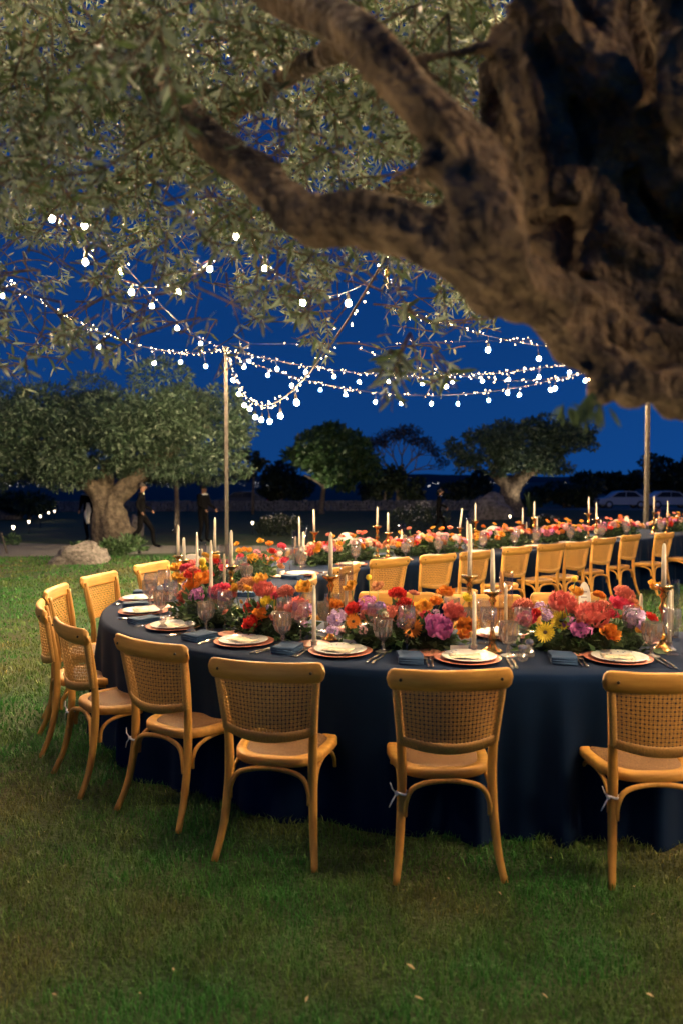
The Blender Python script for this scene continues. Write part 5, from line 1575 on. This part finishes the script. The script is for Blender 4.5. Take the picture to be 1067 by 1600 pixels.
# ================================================================ THE OVERHANGING OLIVE (close to the camera)
tree = empty('olive_tree', (2.3, 1.75, 0))
tag(tree, 'gnarled old olive leaning over the lawn with leafy boughs above the table', 'tree')
T0 = Vector((2.3, 1.75, 0))
def tr(pts, rad, n=40, k_=6, fl=.13):
    pts = [Vector(p) - T0 for p in pts]
    c = crom(pts, k_)
    ph = len(big.v) * .37
    big.tube(c, np.interp(np.linspace(0, len(pts) - 1, len(c)), range(len(pts)), rad), n, flute=lambda th, i: fl * math.sin(5 * th + i * .10 + ph) * (.6 + .4 * math.sin(i * .5 + ph)) + fl * .7 * math.sin(8 * th - i * .13 + ph) + fl * .5 * math.sin(2 * th + ph + i * .3))
big = MB()
Py = at_y
# main trunk: rises right of the frame and leans in
tr([(2.3, 1.8, -.3), (2.25, 1.82, .5), (2.05, 1.86, 1.2), (1.66, 1.92, 1.85), (1.13, 1.97, 2.4), (.95, 2.0, 3.1), (.98, 2.05, 3.7)], [.62, .48, .43, .42, .40, .36, .28])
tr([(2.5, 1.6, -.3), (2.4, 1.65, .6), (2.15, 1.78, 1.4)], [.45, .36, .28])
# forward shoulder with the lit underside
tr([Py(715, 235, 1.52), Py(748, 300, 1.50), Py(768, 385, 1.50), Py(790, 440, 1.54), Py(870, 478, 1.62), Py(970, 530, 1.70), Py(1090, 570, 1.8)], [.045, .066, .075, .066, .062, .062, .08])
tr([Py(768, 460, 1.53), Py(750, 468, 1.51)], [.045, .038])
tr([Py(850, 490, 1.62), Py(915, 555, 1.60), Py(965, 592, 1.59), Py(1010, 606, 1.60), Py(1110, 616, 1.68)], [.05, .045, .036, .036, .055])
tr([Py(850, 90, 1.9), Py(880, 260, 1.88), Py(915, 390, 1.86), Py(990, 500, 1.86)], [.16, .17, .16, .14])
tr([Py(950, 570, 1.62), Py(948, 598, 1.58)], [.04, .034])
tr([Py(900, 400, 1.74), Py(1010, 450, 1.76), Py(1090, 460, 1.8)], [.10, .09, .10])
# ridges along the trunk
tr([Py(820, -20, 1.68), Py(910, 90, 1.66), Py(1000, 210, 1.68), Py(1080, 300, 1.72)], [.055, .045, .05, .06])
tr([Py(810, 60, 1.78), Py(845, 200, 1.70), Py(865, 330, 1.72)], [.08, .06, .07])
tr([Py(930, -20, 1.72), Py(960, 120, 1.70), Py(940, 260, 1.72), Py(960, 380, 1.74)], [.05, .04, .045, .04])
tr([Py(1062, 60, 1.6), Py(1064, 150, 1.58), Py(1078, 200, 1.6)], [.035, .045, .04])
# bough going up to the left
up_b = [(752, 300, 1.52), (706, 215, 1.52), (648, 150, 1.55), (575, 70, 1.62), (510, 25, 1.75), (420, -10, 1.95), (300, -90, 2.2)]
tr([Py(*p) for p in up_b], [.068, .054, .045, .042, .040, .035, .026])
# bough going left
lf_b = [(782, 440, 1.52), (720, 400, 1.53), (645, 360, 1.57), (560, 340, 1.65), (490, 345, 1.72), (440, 312, 1.80), (395, 270, 1.90), (345, 235, 2.0), (305, 190, 2.1), (255, 140, 2.25), (205, 110, 2.4), (120, 60, 2.7)]
tr([Py(*p) for p in lf_b], [.075, .060, .052, .050, .054, .046, .046, .046, .041, .037, .033, .022])
tr([Py(345, 240, 2.0), Py(352, 212, 1.98)], [.028, .018]); tr([Py(565, 340, 1.65), Py(572, 300, 1.66)], [.028, .02])
# hidden bough carrying the foliage further back
bk_b = [(720, 260, 1.7), (660, 280, 2.3), (600, 300, 3.0), (560, 320, 3.8), (500, 330, 4.4)]
tr([Py(*p) for p in bk_b], [.045, .035, .028, .02, .014])
bk2 = [(560, 60, 1.65), (450, 120, 2.3), (330, 200, 3.0), (200, 280, 3.6), (60, 330, 4.1)]
tr([Py(*p) for p in bk2], [.028, .025, .022, .018, .012])
# twig with cut end, small knots
tr([Py(690, 130, 1.7), Py(650, 92, 1.7), Py(700, 85, 1.7), Py(770, 72, 1.75)], [.012, .013, .013, .012])
for (u, v, y, r_) in [(745, 285, 1.46, .022), (722, 300, 1.46, .018), (672, 258, 1.5, .026), (765, 250, 1.48, .026), (640, 352, 1.54, .018), (705, 415, 1.50, .022), (928, 612, 1.6, .036)]:
    q = Py(u, v, y) - T0; big.sphere(q, r_, 10, 7)
trunk_o = remeshed('trunk', big, M['bark'], .0105, tree, 2)
bough_w = lambda p: .30 + .70 * min(1, max(0, (p[0] + T0.x - .30) / .22))      # younger boughs have smoother bark
rough_mesh(trunk_o, .016, 6, .034, 8, 2, .4, bough_w)
rough_mesh(trunk_o, .006, 24, .016, 20, 5, .45, bough_w)
rough_mesh(trunk_o, .003, 60, .006, 48, 9, .5)

# foliage: drooping sprigs set along the boughs, leaves in pairs
LOWER = [(-80, 600), (0, 592), (40, 606), (75, 585), (110, 545), (150, 560), (205, 575), (235, 520), (290, 520), (330, 575), (350, 590), (385, 575), (410, 500), (440, 470), (475, 540), (520, 575), (545, 480), (570, 440), (590, 540), (600, 640), (625, 610), (650, 590), (690, 635), (715, 560), (735, 520), (770, 525), (800, 400), (1100, 300)]
lu, lv = zip(*LOWER)
GAPS = [(462, 122, 24, 14), (405, 195, 48, 22), (415, 235, 40, 26), (618, 265, 30, 18), (612, 300, 34, 22), (270, 300, 26, 22), (60, 400, 60, 22), (90, 345, 34, 16), (330, 300, 22, 12), (480, 300, 26, 12), (150, 400, 26, 16), (130, 470, 60, 30), (240, 470, 32, 26), (320, 480, 20, 30), (390, 410, 22, 14), (440, 420, 24, 24), (50, 520, 36, 20), (550, 470, 40, 60), (500, 480, 14, 20), (660, 440, 26, 30), (540, 230, 20, 12), (345, 60, 10, 8), (585, 20, 14, 12), (690, 30, 14, 10)]
def leaf_ok(u, v):
    lb = np.interp(u, lu, lv)
    if v > lb + rng.uniform(-14, 8): return False
    for (gu, gv, ru, rv) in GAPS:
        if ((u - gu) / ru) ** 2 + ((v - gv) / rv) ** 2 < 1 and rng.random() < .93: return False
    nz = mnoise.noise(Vector((u / 62, v / 62, 4.2))) + .5 * mnoise.noise(Vector((u / 26, v / 26, 1.2)))
    if v > 240:
        th_ = -.55 + .72 * min(1, max(0, v - 300) / 220)
        if nz < th_: return rng.random() < .10
    return True
g = random.Random(21)
sprigs, leaves = MB(), []
def sprig(p, d, L_, leaf):
    d = Vector(d).normalized()
    pts = [p]; n_ = max(4, int(L_ / .04))
    for i in range(n_):
        d = (d + Vector((g.gauss(0, .13), g.gauss(0, .13), g.gauss(0, .10) - .07))).normalized()
        pts.append(pts[-1] + d * (L_ / n_))
    vis = []
    for i in range(len(pts) - 1):
        t = (pts[i + 1] - pts[i]).normalized()
        a = t.cross(Vector((g.gauss(0, 1), g.gauss(0, 1), g.gauss(0, 1)))).normalized()
        for q in (0, .5):
            c = pts[i].lerp(pts[i + 1], q)
            uv = project(*c) if c.y > .3 else (0, -999)
            if not leaf_ok(*uv): continue
            vis.append(i)
            a = (Matrix.Rotation(1.57, 3, t) @ a)
            for s_ in (-1, 1):
                if g.random() < .12: continue
                o_ = (a * s_ + t * g.uniform(.5, 1.1) + Vector((0, 0, g.uniform(-.35, .25)))).normalized()
                nn = o_.cross(t).normalized() if g.random() < .5 else t.cross(o_).normalized()
                leaves.append((c, o_, o_.cross(nn + Vector((g.gauss(0, .4), g.gauss(0, .4), g.gauss(0, .4)))).normalized(), leaf * g.uniform(.65, 1.25)))
    if vis:
        m_ = max(vis) + 2
        if len(pts[:m_]) > 2: sprigs.tube(pts[:m_], np.linspace(.0032, .0012, len(pts[:m_])), 4)
n_sp = 0
while len(leaves) < 46000 and n_sp < 9000:
    n_sp += 1
    u = g.uniform(-120, 800); v = g.uniform(-160, 600) if g.random() < .75 else g.uniform(-160, 300)
    y = 2.0 + 2.9 * g.random() ** 1.0
    if u > 620: y = max(y, 2.0)
    if v > 420: y = max(1.9, min(y, 3.6))
    if v > np.interp(u, lu, lv) + 10: continue
    if u < 250 and v > 400: y = g.uniform(2.2, 4.2)
    p = Py(u, v, y)
    sprig(p, (g.gauss(0, .8), g.gauss(0, .8), g.uniform(-.9, .3)), g.uniform(.14, .34), .050)
# a few sprigs hanging very close
for (u, v, y) in [(640, 520, 1.9), (610, 545, 2.0), (675, 540, 1.9), (925, 612, 1.55), (940, 618, 1.55), (915, 625, 1.56), (880, 620, 1.6), (350, 560, 2.4), (40, 560, 2.1), (75, 575, 2.0), (700, 20, 1.9), (160, 60, 1.7), (250, 40, 1.6)]:
    p = Py(u, v, y)
    before = len(leaves)
    if u > 800:
        for i in range(10):
            d = Vector((g.uniform(-.6, .5), g.uniform(-.3, .3), g.uniform(-1, -.35))).normalized()
            leaves.append((p + d * g.uniform(0, .03), d, d.cross(Vector((0, 1, g.uniform(-.5, .5)))).normalized(), g.uniform(.03, .05)))
    else:
        for i in range(3): sprig(p, (g.gauss(0, .5), g.gauss(0, .4), -.8), .2, .055)
def leaf_verts(c, o_, s_, L_):
    n_ = o_.cross(s_).normalized()
    w = L_ * .085
    return [c, c + o_ * L_ * .30 + s_ * w, c + o_ * L_ * .30 - s_ * w, c + o_ * L_ * .70 + s_ * w * .9 - n_ * L_ * .03, c + o_ * L_ * .70 - s_ * w * .9 - n_ * L_ * .03, c + o_ * L_ - n_ * L_ * .09]
LF = [(0, 2, 1), (1, 2, 4, 3), (3, 4, 5)]
# the 300 leaves that show largest are single parts, the rest one mass
def shown(l_):
    c = l_[0]
    if c.y < .4: return 0
    u, v = project(*c)
    return l_[3] / c.y if 0 < u < 1067 and 0 < v < 700 else 0
leaves.sort(key=shown, reverse=True)
leaf_me = MB().add(leaf_verts(Vector((0, 0, 0)), Vector((0, 1, 0)), Vector((1, 0, 0)), 1), LF).mesh('leaf', M['olive_leaf'])
for (c, o_, s_, L_) in leaves[:300]:
    o = link('leaf', leaf_me, tree)
    n_ = s_.cross(o_).normalized()
    s2 = o_.cross(n_).normalized()
    mt = Matrix((s2, o_, n_)).transposed().to_4x4()
    mt.translation = c - T0
    o.matrix_local = mt @ Matrix.Scale(L_, 4)
V_, F_, C_ = [], [], []
for i, l_ in enumerate(leaves[300:]):
    V_ += [tuple(p - T0) for p in leaf_verts(*l_)]
    for f in LF: F_ += [j + 6 * i for j in f]; C_.append(len(f))
o = link('foliage', np_mesh('foliage', V_, F_, C_, M['olive_leaf'], True), tree); o['kind'] = 'stuff'
sprigs.v = [tuple(Vector(p) - T0) for p in sprigs.v]
o = sprigs.build('twigs', M['bark'], tree); o['kind'] = 'stuff'
# unseen spotlights added left of the camera to light shoulder and leaves
spotlight((-.75, 1.25, .0), (.55, 1.7, 2.0), 105, label='unseen added spotlight lighting the shoulder of the leaning olive', size=R(80))
spotlight((-1.3, 1.1, .0), (-.7, 2.6, 3.0), 46, label='unseen added spotlight brightening the leaves of the leaning olive boughs', size=R(110))
